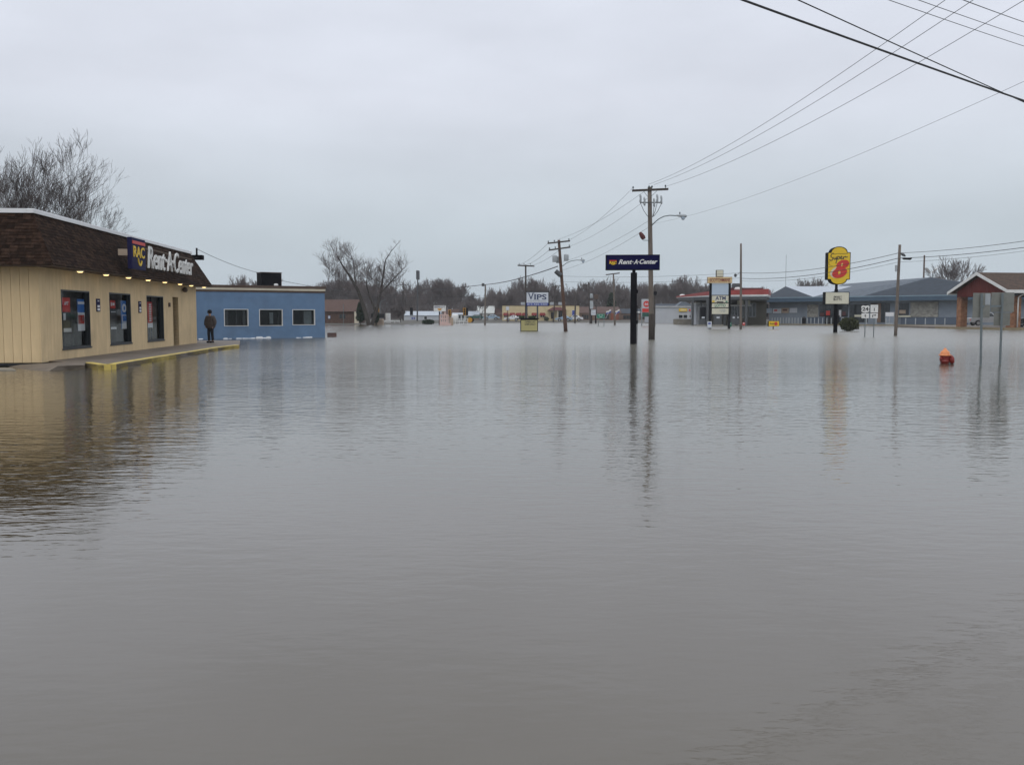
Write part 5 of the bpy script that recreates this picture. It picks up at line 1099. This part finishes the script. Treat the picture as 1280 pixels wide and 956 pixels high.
# grey-white building left of the station
o, F_, Lg, zt, z = simple_building('grey_building', 'pale grey building with small dark windows left of the gas station', 'building', 818, 874, 383.8, 190, 14, 'greywall', roof='roofdark', pitch=379.8, trim='white')
fwin(o, F_, z, 848, 393.2, 859.5, 398, 'darkglass', 'white', n=2); fwin(o, F_, z, 861.5, 393.2, 869, 397.5, 'darkglass', 'white', n=2)
for (px0, py0, px1, py1, m_, nm) in ((849, 385.7, 858.8, 389.3, 'yel', 'yellow_sign'), (861.6, 386.5, 870.5, 389, 'red', 'red_sign')):
    x0_, x1_, z0_, z1_ = F_.rect(px0, py0, px1, py1, -.3); MB().box(x0_, x1_, -.3, -.0, z0_-z, z1_-z).build(nm, m_, o); MB().box(x0_+.25, x1_-.25, -.32, -.3, z0_-z+.2, z0_-z+.38).build('print', 'cream_sign', o)
x_, _ = F_.hit(855, 380, 1); MB().add([(x_-1.6, .5, zt+.2), (x_+1.6, .5, zt+.2), (x_, .5, zt+1.4), (x_-1.6, 4, zt+.2), (x_+1.6, 4, zt+.2), (x_, 4, zt+1.4)], [(0,1,2), (5,4,3), (0,2,5,3), (1,4,5,2)]).build('roof_gable', 'roofgrey', o)
# signs in front of it
board_sign('green_shop_sign', 'dark green panel sign on two posts before the pale grey building', (825.2, 386.2, 839, 390.3), 401.5, 0, [826, 836.5], 'posterdark', [('JOHNSTON', .5, .7, .5, .5, 'pale_sign')], 'green', .2, z=.1, leg_r=.08, legm='darkgrey')
o, a, b_, z0, z1, F_ = board_sign('pylon_sign', 'grey fuel pylon with a red round emblem and red price panel', (802, 373.8, 813, 396), 407.0, 0, [802.4, 812.6], 'greywall', (), 'greypaint', .3, leg_r=.09, legm='greypaint')
w_, h_ = b_-a, z1-z0; MB().box(a+.1, b_-.05, -.19, -.163, z0+h_*.26, z0+h_*.47).build('price_panel', 'red', o); MB().box(a+.1, b_-.05, -.19, -.163, z0+.03, z0+h_*.24).build('green_panel', mat('dark green panel', (.01, .07, .05), .5), o)
MB().prism(ell(a+w_*.55, z0+h_*.72, w_*.36, w_*.36, 20), -.18, -.163).build('emblem', 'red', o); text_mb('66', w_*.4, h_*.14, a+w_*.55, -.181, z0+h_*.72, .01, 0, .02).build('lettering', 'pale_sign', o)
o, a, b_, z0, z1, F_ = board_sign('road_sign', 'green road sign on two thin posts standing in the flood', (746, 392.4, 755.8, 397.8), 407.3, 0, [748, 755], 'green', [('24  52', .5, .6, .7, .2, 'white'), ('WEST', .5, .4, .3, .18, 'white')], 'white', .05, leg_r=.05)
board_sign('white_sign', 'square white sign between a dark pole and a thin post', (738.6, 387, 744.8, 394), 404.2, 0, [739.6, 744.6], 'pale_sign', [('- - -', .5, .6, .35, .08, 'darkgrey')], 'darkgrey', .2, leg_r=.13, legm='signblack')
board_sign('high_sign', 'high square brown-backed sign cabinet left of the navy sign post', (742.2, 367.8, 748.2, 374), 403.5, 0, [745.2], 'brown', (), 'darkgrey', .4, z=.05, leg_r=.12, legm='wood_dark')
board_sign('white_sign', 'small white oblong sign just right of the thick black post', (794.8, 389, 800.4, 391.2), 403.4, 0, [797.6], 'white', (), 'darkgrey', .2, z=.05, leg_r=.08)
# strip building behind
o, F_, Lg, zt, z = simple_building('strip_shop', 'long low brown-roofed brick building behind the green road sign', 'building', 724, 776, 391.3, 240, 14, 'tanwall', z=.3, roof='roofbrown', pitch=383.5)
a, b_, z0, z1 = F_.rect(763.5, 391.5, 773.5, 400.5, -.4); MB().box(a, b_, -.5, 0, -.3, z1-z).build('red_wall', 'redbrick', o)
fwin(o, F_, z, 727, 393.5, 736, 399, 'darkglass', 'brown', n=3); fwin(o, F_, z, 750, 393.5, 761, 399, 'darkglass', 'brown', n=3)
for px, lab in ((760, 'blue and white flag on the front of the brown-roofed building'), (770.5, 'second blue and white flag further right on the brown-roofed building')):
    q = at(px, 389.5, 236.5); t_ = thing('flag', lab, 'flag', q); MB().tube([(-.6, 0, -1.8), (.5, 0, .6)], .05, 5).build('staff', 'white', t_)
    f = MB(); f.add([(-.5, 0, -.3), (.1, .1, -.2), (.8, -.05, .25), (.8, 0, .6), (.1, .1, .2), (-.5, 0, .1), (-.5, .05, -.6), (.1, .15, -.55), (.8, 0, -.15)], [(0,1,2,3,4,5)], 0); f.add([(-.5, .0, -.3), (.1, .1, -.2), (.8, -.05, .25), (.8, 0, -.2), (.1, .1, -.65), (-.5, 0, -.7)], [(0,5,4,3,2,1)], 1); f.build('cloth', ['white', 'bluepanel'], t_)
o, F_, Lg, zt, z = simple_building('dark_shed', 'dark low building right of the thick black signpost behind the trees', 'building', 776, 819, 391.8, 245, 12, 'tanwall', z=.3, roof='roofdark', pitch=386)
fwin(o, F_, z, 779, 394, 790, 399, 'darkglass', 'brown', n=3); fwin(o, F_, z, 801, 394, 812, 399, 'darkglass', 'brown', n=3)
# ================================================================== RESTAURANT
o, F_, Lg, zt, z = simple_building('restaurant', 'long low cream restaurant with dark red awnings beyond the water', 'restaurant', 627.8, 724, 382.2, 226, 14, 'creamwall', z=.3, trim='brown'); rest = o
for px0, px1 in ((629.5, 635.4), (637.2, 643.5), (645.2, 651.6), (653, 659.4), (664.8, 671.4), (674.8, 681.4)):
    a, b_, z0, z1 = F_.rect(px0, 391, px1, 394.4, -.5); z0 -= z; z1 -= z
    MB().add([(a, 0, z1), (b_, 0, z1), (b_+.08, -.75, z0+.12), (a-.08, -.75, z0+.12), (a-.08, -.75, z0), (b_+.08, -.75, z0), (a, 0, z0), (b_, 0, z0)], [(0,1,2,3), (3,2,5,4), (0,3,4,6), (1,7,5,2)]).build('awning', 'awning', o)
    fwin(o, F_, z, px0+.4, 394, px1-.4, 396.6, 'darkglass', 'cream', n=2)
a, b_, z0, z1 = F_.rect(684.5, 383.8, 708.5, 388, -1.8); z0 -= z; z1 -= z
MB().add([(a, -2, z0), (b_, -2, z0), (b_, .0, z0), (a, .0, z0), (a+1.4, -.6, z1), (b_-1.4, -.6, z1), (b_-1.4, 0, z1), (a+1.4, 0, z1)], [(0,1,5,4), (1,2,6,5), (0,4,7,3), (4,5,6,7), (3,2,1,0)]).build('entrance_roof', 'maroon', o)
fwin(o, F_, z, 688.8, 390.5, 692.5, 398.5, 'dark', 'brown', 'door'); fwin(o, F_, z, 698, 388.6, 703, 397.5, 'darkglass', 'brown', n=2); fwin(o, F_, z, 714.8, 387.6, 718.6, 396.6, 'bluepanel', 'white', 'blue_notice')
for px in (697, 704): x_, _ = F_.hit(px, 393, -1.7); MB().box(x_-.12, x_+.12, -1.8, -1.56, -.3, z0).build('porch_post', 'cream', o)
for px in (653.6, 690, 700.5): x_, _ = F_.hit(px, 380, 3); MB().bev(x_-.5, x_+.5, 3, 4, zt, zt+.9, .05).build('rooftop_unit', 'greypaint', o)
o2, F2_, *_r = simple_building('cream_annex', 'narrow cream wing at the right end of the restaurant', 'building', 709, 713, 389, 222, 2, 'creamwall', z=.3)
board_sign('frame_sign', 'small white framed sign on a thin post before the left end of the restaurant', (632.3, 383, 636.5, 388), 403.2, 0, [634.4], 'pale_sign', (), 'maroon', .2, z=.05, leg_r=.08, legm='maroon')
# ================================================================== FAR LEFT HOUSES
o, F_, Lg, zt, z = simple_building('brick_house', 'brown-roofed brick house right of the blue building', 'house', 392, 447, 389.5, 172, 9, 'housebrick', z=.1, roof='roofbrown', pitch=374.5, eave=.4)
fwin(o, F_, z, 410, 394.5, 413, 398.5, 'pale_sign', 'bluepanel', n=1); fwin(o, F_, z, 424, 392.5, 432, 398.5, 'darkglass', 'brown', n=2); MB().box(Lg-.5, Lg+.1, -.6, 1, -.3, zt).build('white_porch', 'cream', o)
o, F_, Lg, zt, z = simple_building('long_shed', 'long pale low building behind the market sign', 'building', 505, 549, 394.3, 238, 9, 'greywall', z=.2, roof='roofpale', pitch=389)
fwin(o, F_, z, 530, 395.3, 534, 399.5, 'darkglass', 'white'); fwin(o, F_, z, 514, 396, 519, 399.5, 'bluepanel', 'white', n=2)
o, F_, Lg, zt, z = simple_building('white_house', 'white gabled house left of the cream restaurant', 'house', 596.5, 617, 391.5, 268, 9, 'housewhite', z=.3, roof='housewhite', pitch=382.5)
fwin(o, F_, z, 609, 393, 614, 396.5); fwin(o, F_, z, 600, 393, 603, 396.5)
o, F_, Lg, zt, z = simple_building('low_house', 'low white-roofed house left of the white gabled house', 'house', 582, 598, 394.8, 255, 9, 'tanwall', z=.3, roof='roofpale', pitch=389)
fwin(o, F_, z, 586, 395.5, 590, 398); 
o, F_, Lg, zt, z = simple_building('brown_house', 'small brown-roofed house peeping out left of the restaurant', 'house', 616, 634, 393.5, 270, 9, 'tanwall', z=.3, roof='roofbrown', pitch=386)
o, F_, Lg, zt, z = simple_building('brown_house', 'small brown house behind the pink timber stand', 'house', 552, 574, 392.5, 262, 9, 'tanwall', z=.3, roof='roofbrown', pitch=386.5)
o, F_, Lg, zt, z = simple_building('white_garage', 'pale garage with dark doorways right of the pink timber stand', 'garage', 566, 581, 393, 215, 6, 'housewhite', z=.1, roof='roofpale', pitch=391)
fwin(o, F_, z, 573, 394, 576, 400, 'dark', 'greypaint', 'doorway'); fwin(o, F_, z, 577.5, 394, 580, 400, 'dark', 'greypaint', 'doorway')
a = on(404, 403.2, .05)
# market sign, pink stand, yellow disc sign, white tank
o, a, b_, z0, z1, F_ = board_sign('market_sign', 'white market sign with an orange emblem on a dark post', (542, 381.7, 557.5, 389.4), 406, 0, [549.4], 'white', [('BERKOT', .5, .85, .74, .32, 'blue_ink')], 'signblack', .4, leg_r=.12, legm='signblack')
MB().prism([(a+(b_-a)*u, z0+(z1-z0)*v) for u, v in ((.3, .5), (.68, .5), (.6, .25), (.49, .12), (.38, .25))], -.24, -.213).build('emblem', 'signal', o)
q = on(556, 406.6, 0); s_ = q.y/FPX; t_ = thing('timber_stand', 'pale pink timber stand with square openings half sunk in the water', 'stand', (q.x, q.y, 0))
for u in (-5.6, -2.8, -.6, 2.0, 4.0): MB().box(u*s_-.1, u*s_+.1, -.1, .1, -.3, 1.75).build('post', 'pink', t_)
for z_ in (.35, .95, 1.6): MB().box(-5.6*s_, 4.0*s_, -.14, -.1, z_, z_+.2).build('rail', 'pink', t_)
MB().box(-5.8*s_, 8*s_, -.2, 1, -.2, .35).build('base', 'pink', t_); MB().add([(-.8*s_, -.1, 1.8), (1.4*s_, -.1, 1.8), (.3*s_, -.1, 2.4), (-.8*s_, .1, 1.8), (1.4*s_, .1, 1.8), (.3*s_, .1, 2.4)], [(0,1,2), (5,4,3), (0,2,5,3), (1,4,5,2), (0,3,4,1)]).build('peak', 'pink', t_)
MB().box(5.6*s_, 10*s_, .5, 1.2, -.3, 1.25).build('side_board', 'tan', t_)
q = on(587.3, 403.6, 0.03); s_ = q.y/FPX; t_ = thing('round_sign', 'amber eight-sided sign standing low at the far water edge', 'sign', (q.x, q.y, .03)); MB().prism(ell(0, 3.6*s_, 3.4*s_, 3.2*s_, 8, pi/8), -.06, 0).build('sign_face', 'signal', t_); MB().tube([(0, .06, -.3), (0, .06, 3*s_)], .06, 6).build('post', 'galv', t_)
MB().prism(ell(.6*s_+.3, 3.6*s_, 2.9*s_, 2.9*s_, 8, pi/8), .005, .06).build('sign_back', 'signblack', t_)
q = on(568.8, 404.2, 0.03); solo(MB().lathe([(.7, -.3), (.7, 1.5), (.6, 1.75), (.2, 1.85)], 14), 'water_tank', 'white', 'small white upright tank between the pink stand and the pale garage', 'tank', q, smooth=True)
q = on(577, 404.5, 0.03); t_ = thing('railing', 'pale low railing standing in the water left of the amber sign', 'railing', q)
for k in range(4): MB().tube([(k*.8-1.2, 0, -.3), (k*.8-1.2, 0, 1.0)], .05, 6).build('post', 'white', t_)
for z_ in (.4, .95): MB().tube([(-1.2, 0, z_), (1.2, 0, z_)], .05, 6).build('rail', 'white', t_)
# traffic signals
def signal(px, py0, py1, d, label, m, wire_to=None, two=False):
    c = at(px, (py0+py1)/2, d); h_ = at(px, py0, d).z-at(px, py1, d).z; o = thing('traffic_signal', label, 'traffic signal', c, 0, 'traffic signals hanging over the far crossing')
    MB().bev(-h_*.19, h_*.19, -.2, .2, -h_/2, h_/2, .03).build('housing', m, o)
    if two: MB().box(h_*.19, h_*.5, -.22, -.16, -h_/2, h_/2).build('back_plate', 'signblack', o)
    for k in (-1, 0, 1): MB().lathe([(h_*.12, 0), (h_*.13, .15), (h_*.11, .16)], 10, 0, Matrix.Translation((0, -.2, k*h_*.3)) @ Matrix.Rotation(pi/2, 4, 'X')).build('lens', 'signblack', o)
    MB().tube([(0, 0, h_/2), (0, 0, h_/2+.5)], .04, 6).build('hanger', 'wire', o)
signal(562.3, 387.3, 395.2, 178, 'amber signal head hanging over the pink stand', 'signal'); signal(580.6, 385, 394.3, 172, 'amber signal head with black plate left of the amber sign', 'signal', two=True); signal(514.3, 384.5, 394, 178, 'dark signal head hanging right of the small bare tree', 'signblack'); signal(472.7, 384.5, 390.5, 178, 'amber signal head beside the thick tree trunks', 'signal')
wire('span wire holding the far traffic signals', at(469, 380.5, 178), at(606, 372, d4), .5, .02, 'far span wires')
q = at(475.3, 403, 180); t_ = thing('mast_arm', 'thin pale street pole with short arms by the tree trunks', 'pole', (q.x, q.y, .1)); MB().tube([(0, 0, -.3), (0, 0, 4.6)], .07, 6).build('pole', 'galv', t_); MB().tube([(0, 0, 4.0), (1.0, 0, 4.6)], .05, 6).build('arm', 'galv', t_); MB().tube([(0, 0, 4.5), (-.6, 0, 4.1)], .05, 6).build('arm', 'galv', t_)
q = at(429.5, 404.5, 160); t_ = thing('thin_pole', 'thin grey pole standing in front of the brick house', 'pole', (q.x, q.y, 0)); MB().tube([(0, 0, -.3), (0, 0, 3.6)], .05, 6).build('pole', 'galv', t_)
# guard rail at the far shore and small things on it
q0 = at(474, 402, 175); q1 = at(500, 402, 180); t_ = thing('guard_rail', 'low white rail along the far shore by the small bare tree', 'railing', (q0.x, q0.y, .05), atan2(q1.y-q0.y, q1.x-q0.x)); Lr = hypot(q1.x-q0.x, q1.y-q0.y)
MB().box(0, Lr, -.05, .05, .35, .6).build('rail', 'white', t_)
for k in range(5): MB().box(Lr*k/4-.05, Lr*k/4+.05, 0, .1, -.3, .6).build('post', 'white', t_)
MB().box(Lr*.45, Lr*.6, .3, .8, -.2, 2.0).build('gate_post', 'white', t_)
q = on(469.5, 405.6, .05); t_ = thing('hay_bale', 'tan bundle behind the dark rail at the foot of the thick trees', 'bundle', (q.x, q.y+3, .0)); MB().bev(-1.0, 1.0, -.5, .5, -.1, 1.0, .15).build('bundle', 'tan', t_)
MB().box(-1.1, 1.2, -.8, -.7, 1.2, 1.9).build('dark_board', 'dark', t_)
for (px, d, lab, pt, Lg) in ((624.8, 240, 'pale blue car parked left of the cream restaurant', 'bluecar', 4.3), (605, 244, 'dark green car parked before the white gabled house', 'greencar', 4.6), (650.5, 219, 'white car parked before the restaurant awnings', 'whitecar', 3.9), (728.5, 224, 'white car parked right of the restaurant', 'whitecar', 4.4), (715, 215, 'pale blue car in the wet lot below the blue notice', 'bluecar', 3.9)):
    q = at(px, 401, d); vehicle('parked_car', lab, 'car', (q.x, q.y, gz(q.x, q.y)), R(180), Lg, pt, 'car')
# faint road kerb line along the far shore
for k, (px0, px1, y_) in enumerate(((600, 740, 207), (560, 600, 209))):
    a, b_ = at(px0, 402, y_), at(px1, 402, y_); tag(MB().box(a.x, b_.x, y_, y_+.3, -.2, .24).build('road_kerb', 'wetcon'), kind='structure')

# ================================================================== TREES AND BUSHES
def grow(seed, height, spread=.6, r0=.3, levels=5, kids=(3, 4), lean=(0, 0), rmin=.02, trunk_frac=.28, up=.25, sides=(7, 5, 4, 3, 3, 3), wob=.16, first=None, ratio=(.62, .8)):
    rd = random.Random(seed); tr = MB(); cr = MB(); extra = 0 if levels > 6 else 1
    def rec(p, d, Lg, r, lv):
        n_ = 4 if lv < 3 else 3; pts = [p]; dd = d.copy()
        for k in range(n_):
            dd = (dd+Vector((rd.uniform(-wob, wob), rd.uniform(-wob, wob), rd.uniform(-wob*.4, wob)+up*.12))).normalized(); pts.append(pts[-1]+dd*(Lg/n_))
        rad = [max(rmin, r*(1-.5*k/n_)) for k in range(n_+1)]
        (tr if lv == 0 else cr).tube(pts, rad, sides[min(lv, len(sides)-1)], 0, cap=False)
        if lv >= levels: return
        nk = rd.randint(*kids)+(extra if lv >= 2 else (1-extra))
        for k in range(nk):
            f = 1 if k == 0 else rd.uniform(.35, 1.0) if lv else rd.uniform(.7, 1.0)
            i = min(n_, max(1, int(f*n_+.5))); base = pts[i]; ax = (pts[i]-pts[i-1]).normalized()
            az = rd.uniform(0, 2*pi) if lv else 2*pi*k/nk+rd.uniform(-.4, .4)
            s_ = Vector((cos(az), sin(az), 0)); s_ = (s_-ax*s_.dot(ax)).normalized() if abs(ax.z) > .05 else s_
            ang = spread*rd.uniform(.5, 1.15)*(.35 if k == 0 and lv else 1)
            nd = (ax*cos(ang)+s_*sin(ang)+Vector((0, 0, up*.6))).normalized()
            rec(base, nd, Lg*rd.uniform(*ratio)*(1.15 if lv == 0 else 1), rad[i]*(.78 if k == 0 else rd.uniform(.45, .65)), lv+1)
    rec(Vector((0, 0, -.4)), Vector((lean[0], lean[1], 1)).normalized(), height*trunk_frac, r0, 0)
    mz = max(v[2] for v in cr.v); f = height/mz
    for m_ in (tr, cr): m_.v = [(v[0]*f, v[1]*f, v[2]*f) for v in m_.v]
    return tr, cr
def tree(label, loc, seed, height, mt='bark', mc='twig', rz=0, group=None, **kw):
    o = thing('bare_tree', label, 'tree', loc, rz, group); t_, c_ = grow(seed, height, **kw); t_.build('trunk', mt, o, True); c_.build('crown', mc, o); return o
# behind the store
def btree(px, d, ytop, label, seed, **kw):
    p = at(px, 400, d); h_ = at(px, ytop, d).z; return tree(label, (p.x, p.y, 0), seed, h_, **kw)
KW = dict(levels=8, rmin=.0055, kids=(2, 3), ratio=(.62, .82), spread=.66, up=.10, wob=.20, mc='twig')
btree(-22, 60, 168, 'tall bare tree cut by the left edge behind the store', 21, r0=.28, trunk_frac=.22, **KW)
btree(8, 66, 170, 'tall bare tree second from the left behind the store roof', 22, r0=.26, trunk_frac=.20, **KW)
btree(22, 62, 172, 'spreading bare tree in the middle behind the store roof', 25, r0=.26, trunk_frac=.24, lean=(.05, 0), **KW)
btree(58, 72, 196, 'rightmost bare tree behind the store roof', 33, r0=.2, trunk_frac=.24, lean=(.05, 0), **KW)
# thick pair by the brick house
q = on(462, 407.3, 0)
def big_stem(mb, pts, r): mb.tube(pts, r, 9, cap=False)
def pts_at(pl, d): return [at(x, y, d)-Vector((q.x, q.y, 0)) for x, y in pl]
t_ = thing('bare_tree', 'thick leaning bare tree with one long dead limb by the brick house', 'tree', (q.x, q.y, 0))
tr = MB(); big_stem(tr, pts_at([(462, 409), (455, 385), (447, 362), (437, 345), (427, 330), (421, 318)], 158), [.40, .33, .27, .20, .13, .06])
big_stem(tr, pts_at([(464, 409), (471, 388), (476, 365), (479, 345), (482, 325), (489, 314), (496, 306), (501, 300)], 158.5), [.36, .29, .22, .16, .09, .06, .035, .015])
big_stem(tr, pts_at([(446, 362), (444, 350), (443, 338), (441, 325)], 158.2), [.16, .12, .08, .04]); big_stem(tr, pts_at([(476, 366), (487, 354), (497, 343), (503, 338)], 158.2), [.14, .1, .06, .03]); big_stem(tr, pts_at([(470, 392), (462, 370), (458, 355), (459, 345)], 158.3), [.2, .16, .1, .05])
tr.build('trunk', 'bark', t_, True)
rd = random.Random(11); cr = MB()
def twigs(cr, anchors, n_, Lg, rd, r=.035, lv=3, up=.35):
    def rec(p, d, L_, r_, l_):
        pts = [p]
        for k in range(3): d = (d+Vector((rd.uniform(-.25, .25), rd.uniform(-.25, .25), rd.uniform(-.1, .25)))).normalized(); pts.append(pts[-1]+d*L_/3)
        cr.tube(pts, [r_, r_*.8, r_*.65, r_*.5], 3, cap=False)
        if l_ < lv:
            for k in range(3):
                b_ = pts[rd.randint(1, 3)]; rec(b_, (d+Vector((rd.uniform(-1, 1), rd.uniform(-1, 1), rd.uniform(-.3, .8)))*.9).normalized(), L_*rd.uniform(.55, .8), r_*.72, l_+1)
    for a_ in anchors:
        for k in range(n_): rec(Vector(a_), Vector((rd.uniform(-1, 1), rd.uniform(-1, 1), rd.uniform(-.2, 1)+up)).normalized(), Lg*rd.uniform(.6, 1.1), r, 0)
twigs(cr, pts_at([(421, 318), (427, 330), (432, 338), (437, 345), (441, 325), (443, 338), (444, 350), (418, 330), (412, 336), (416, 345), (422, 360), (430, 368), (440, 366), (450, 350), (447, 362), (425, 350), (436, 357), (410, 350)], 158), 7, 1.9, rd, .03)
twigs(cr, pts_at([(459, 345), (458, 355), (465, 350), (479, 345), (476, 365), (487, 354), (497, 343), (503, 338), (482, 360), (492, 352), (470, 352), (496, 358), (489, 368), (480, 372), (468, 362), (462, 372)], 158.3), 7, 1.8, rd, .03)
twigs(cr, pts_at([(489, 314), (496, 306), (484, 322), (482, 332)], 158.5), 3, .8, rd, .02, 2)
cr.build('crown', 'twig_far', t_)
def leafball(name, label, cat, loc, rx, ry, rz_, n_, m_, seed, size=.16, stem=True, cone=0.0):
    o = thing(name, label, cat, loc); rd = random.Random(seed); b_ = MB()
    for k in range(n_):
        while True:
            v = Vector((rd.uniform(-1, 1), rd.uniform(-1, 1), rd.uniform(-1, 1)))
            if .35 < v.length < 1: break
        v *= (.82+.22*sin(v.x*7+seed)*cos(v.y*6)*sin(v.z*5+1)); tp = 1-cone*max(0, (v.z+1)/2)
        c = Vector((v.x*rx*tp, v.y*ry*tp, (v.z+1)*rz_)); a = Vector((rd.uniform(-1, 1), rd.uniform(-1, 1), rd.uniform(-1, 1))).normalized()*size*rd.uniform(.5, 1.2); e = a.cross(Vector((rd.uniform(-1, 1), rd.uniform(-1, 1), rd.uniform(-1, 1)))).normalized()*size*.5
        b_.add([c-a, c+e, c+a, c-e], [(0, 1, 2, 3)])
    b_.build('foliage', m_, o); MB().tube([(0, 0, -.3), (0, 0, rz_*1.3)], [.09, .03], 6).build('stem', 'bark', o); return o
q = on(457, 406, 0); leafball('evergreen_shrub', 'dark ivy column wrapped round the foot of the thick leaning tree', 'shrub', (q.x-1.0, q.y+1, 0), 1.1, 1.0, 2.2, 2600, 'evergreen', 4, .2, cone=.5)
q = on(448, 404.5, .05); leafball('evergreen_shrub', 'dark narrow evergreen against the end wall of the brick house', 'shrub', (q.x-.8, q.y, 0), .8, .8, 1.9, 1500, 'evergreen', 6, .2, cone=.7)
q = on(468, 406, 0); leafball('evergreen_shrub', 'small dark evergreen between the two thick tree stems', 'shrub', (q.x, q.y+2, 0), .8, .8, 1.6, 1500, 'evergreen', 8, .2, cone=.5)
q = on(1061.5, 413.8, 0); leafball('round_bush', 'rounded dark evergreen bush right of the motel sign post', 'bush', (q.x, q.y, -.1), 1.15, 1.0, .80, 4200, 'bushleaf', 9, .15)
q = on(535.5, 405.2, 0); leafball('low_bush', 'low dark bush at the far water edge below the market sign', 'bush', (q.x, q.y, -.1), 1.35, 1.0, .50, 1600, 'evergreen', 10, .18)
q = at(764, 400, 262); leafball('evergreen_tree', 'dark green conifer among the bare trees left of the navy sign', 'tree', (q.x, q.y, .2), 2.2, 2.0, 4.2, 2600, 'evergreen', 12, .45, cone=.6)
for px, lab in ((711, 'small shrub at the right end of the restaurant'), (683, 'small shrub left of the restaurant door')):
    q = at(px, 400, 222); leafball('shrub', lab, 'shrub', (q.x, q.y, .2), .7, .6, .6, 350, 'bushleaf', px, .2)
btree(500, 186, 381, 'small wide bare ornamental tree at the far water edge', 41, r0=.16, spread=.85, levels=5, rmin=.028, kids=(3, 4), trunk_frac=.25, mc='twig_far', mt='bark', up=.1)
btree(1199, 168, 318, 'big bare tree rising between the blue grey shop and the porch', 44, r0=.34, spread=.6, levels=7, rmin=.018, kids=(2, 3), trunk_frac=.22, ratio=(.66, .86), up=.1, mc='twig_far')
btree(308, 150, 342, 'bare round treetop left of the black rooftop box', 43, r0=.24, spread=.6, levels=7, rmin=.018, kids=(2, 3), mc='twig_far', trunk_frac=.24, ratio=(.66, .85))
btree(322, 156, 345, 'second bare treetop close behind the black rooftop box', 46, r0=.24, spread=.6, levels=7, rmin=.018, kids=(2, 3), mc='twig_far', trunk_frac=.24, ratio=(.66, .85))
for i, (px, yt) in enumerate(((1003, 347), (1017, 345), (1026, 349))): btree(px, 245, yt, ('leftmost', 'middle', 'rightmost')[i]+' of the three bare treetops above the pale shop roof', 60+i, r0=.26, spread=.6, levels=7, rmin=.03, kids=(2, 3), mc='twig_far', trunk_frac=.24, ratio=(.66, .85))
# the far line of bare trees
prof = [(392, 360), (410, 352), (440, 350), (470, 352), (500, 362), (522, 353), (540, 352), (556, 348), (566, 352), (578, 362), (588, 374), (600, 372), (612, 362), (625, 362), (640, 358), (655, 349), (668, 346), (680, 352), (692, 358), (705, 368), (716, 364), (728, 357), (745, 352), (760, 350), (775, 358), (785, 362), (795, 356), (808, 354), (830, 356), (845, 348), (858, 347), (870, 353), (882, 358), (900, 360), (925, 362), (940, 366), (952, 360), (970, 368), (1010, 372), (1060, 372), (1120, 372), (1180, 366), (1230, 364), (1300, 366)]
def ytop(px):
    for (a, ya), (b_, yb) in zip(prof, prof[1:]):
        if a <= px <= b_: return ya+(yb-ya)*(px-a)/(b_-a)
    return 368
protos = []
for sd in range(9):
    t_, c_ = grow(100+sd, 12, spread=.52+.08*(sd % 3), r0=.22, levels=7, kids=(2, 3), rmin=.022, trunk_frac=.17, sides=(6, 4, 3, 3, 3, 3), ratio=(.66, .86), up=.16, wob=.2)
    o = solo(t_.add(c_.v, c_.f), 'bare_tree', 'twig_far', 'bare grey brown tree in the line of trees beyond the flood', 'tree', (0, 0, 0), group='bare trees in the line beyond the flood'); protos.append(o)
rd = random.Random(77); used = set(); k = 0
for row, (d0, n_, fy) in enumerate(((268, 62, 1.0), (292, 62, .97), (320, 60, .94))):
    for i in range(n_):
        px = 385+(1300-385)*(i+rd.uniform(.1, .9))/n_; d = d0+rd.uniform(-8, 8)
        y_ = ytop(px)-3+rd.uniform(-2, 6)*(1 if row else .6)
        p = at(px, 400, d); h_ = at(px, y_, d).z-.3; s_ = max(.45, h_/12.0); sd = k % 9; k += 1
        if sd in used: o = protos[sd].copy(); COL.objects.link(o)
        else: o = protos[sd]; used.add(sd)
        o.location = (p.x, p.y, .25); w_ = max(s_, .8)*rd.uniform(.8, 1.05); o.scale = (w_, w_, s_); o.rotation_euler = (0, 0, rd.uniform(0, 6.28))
# undergrowth that closes the wood behind them
b_ = MB(); 
for k in range(80000):
    px = rd.uniform(340, 1320); d = rd.uniform(285, 345); yt = ytop(px); base = at(px, 400, d); h_ = (at(px, yt+2+5*sin(px*.35)*sin(px*.13+1), d).z)*rd.uniform(.35, 1.0)
    z = rd.uniform(0, 1)**(1.8 if k % 3 else .9)*h_; L_ = rd.uniform(.8, 2.2); dx = rd.uniform(-.7, .7); w_ = rd.uniform(.04, .12)
    b_.add([(base.x-w_, base.y, z), (base.x+w_, base.y, z), (base.x+dx, base.y+rd.uniform(-.5, .5), z+L_)], [(0, 1, 2)])
tag(b_.build('undergrowth', 'twig_far'), kind='stuff')

# ================================================================== DAMP WINTER AIR
hm = bpy.data.materials.new('damp air'); hm.use_nodes = True; n = hm.node_tree.nodes; l = hm.node_tree.links; n.clear()
o_ = n.new('ShaderNodeOutputMaterial'); v_ = n.new('ShaderNodeVolumePrincipled'); v_.inputs['Color'].default_value = (.86, .90, .95, 1); v_.inputs['Density'].default_value = .0003
l.new(v_.outputs[0], o_.inputs['Volume'])
hz_ = MB().box(-3100, 3100, -700, 3600, -1.5, 22); tag(hz_.build('haze', hm), kind='stuff')
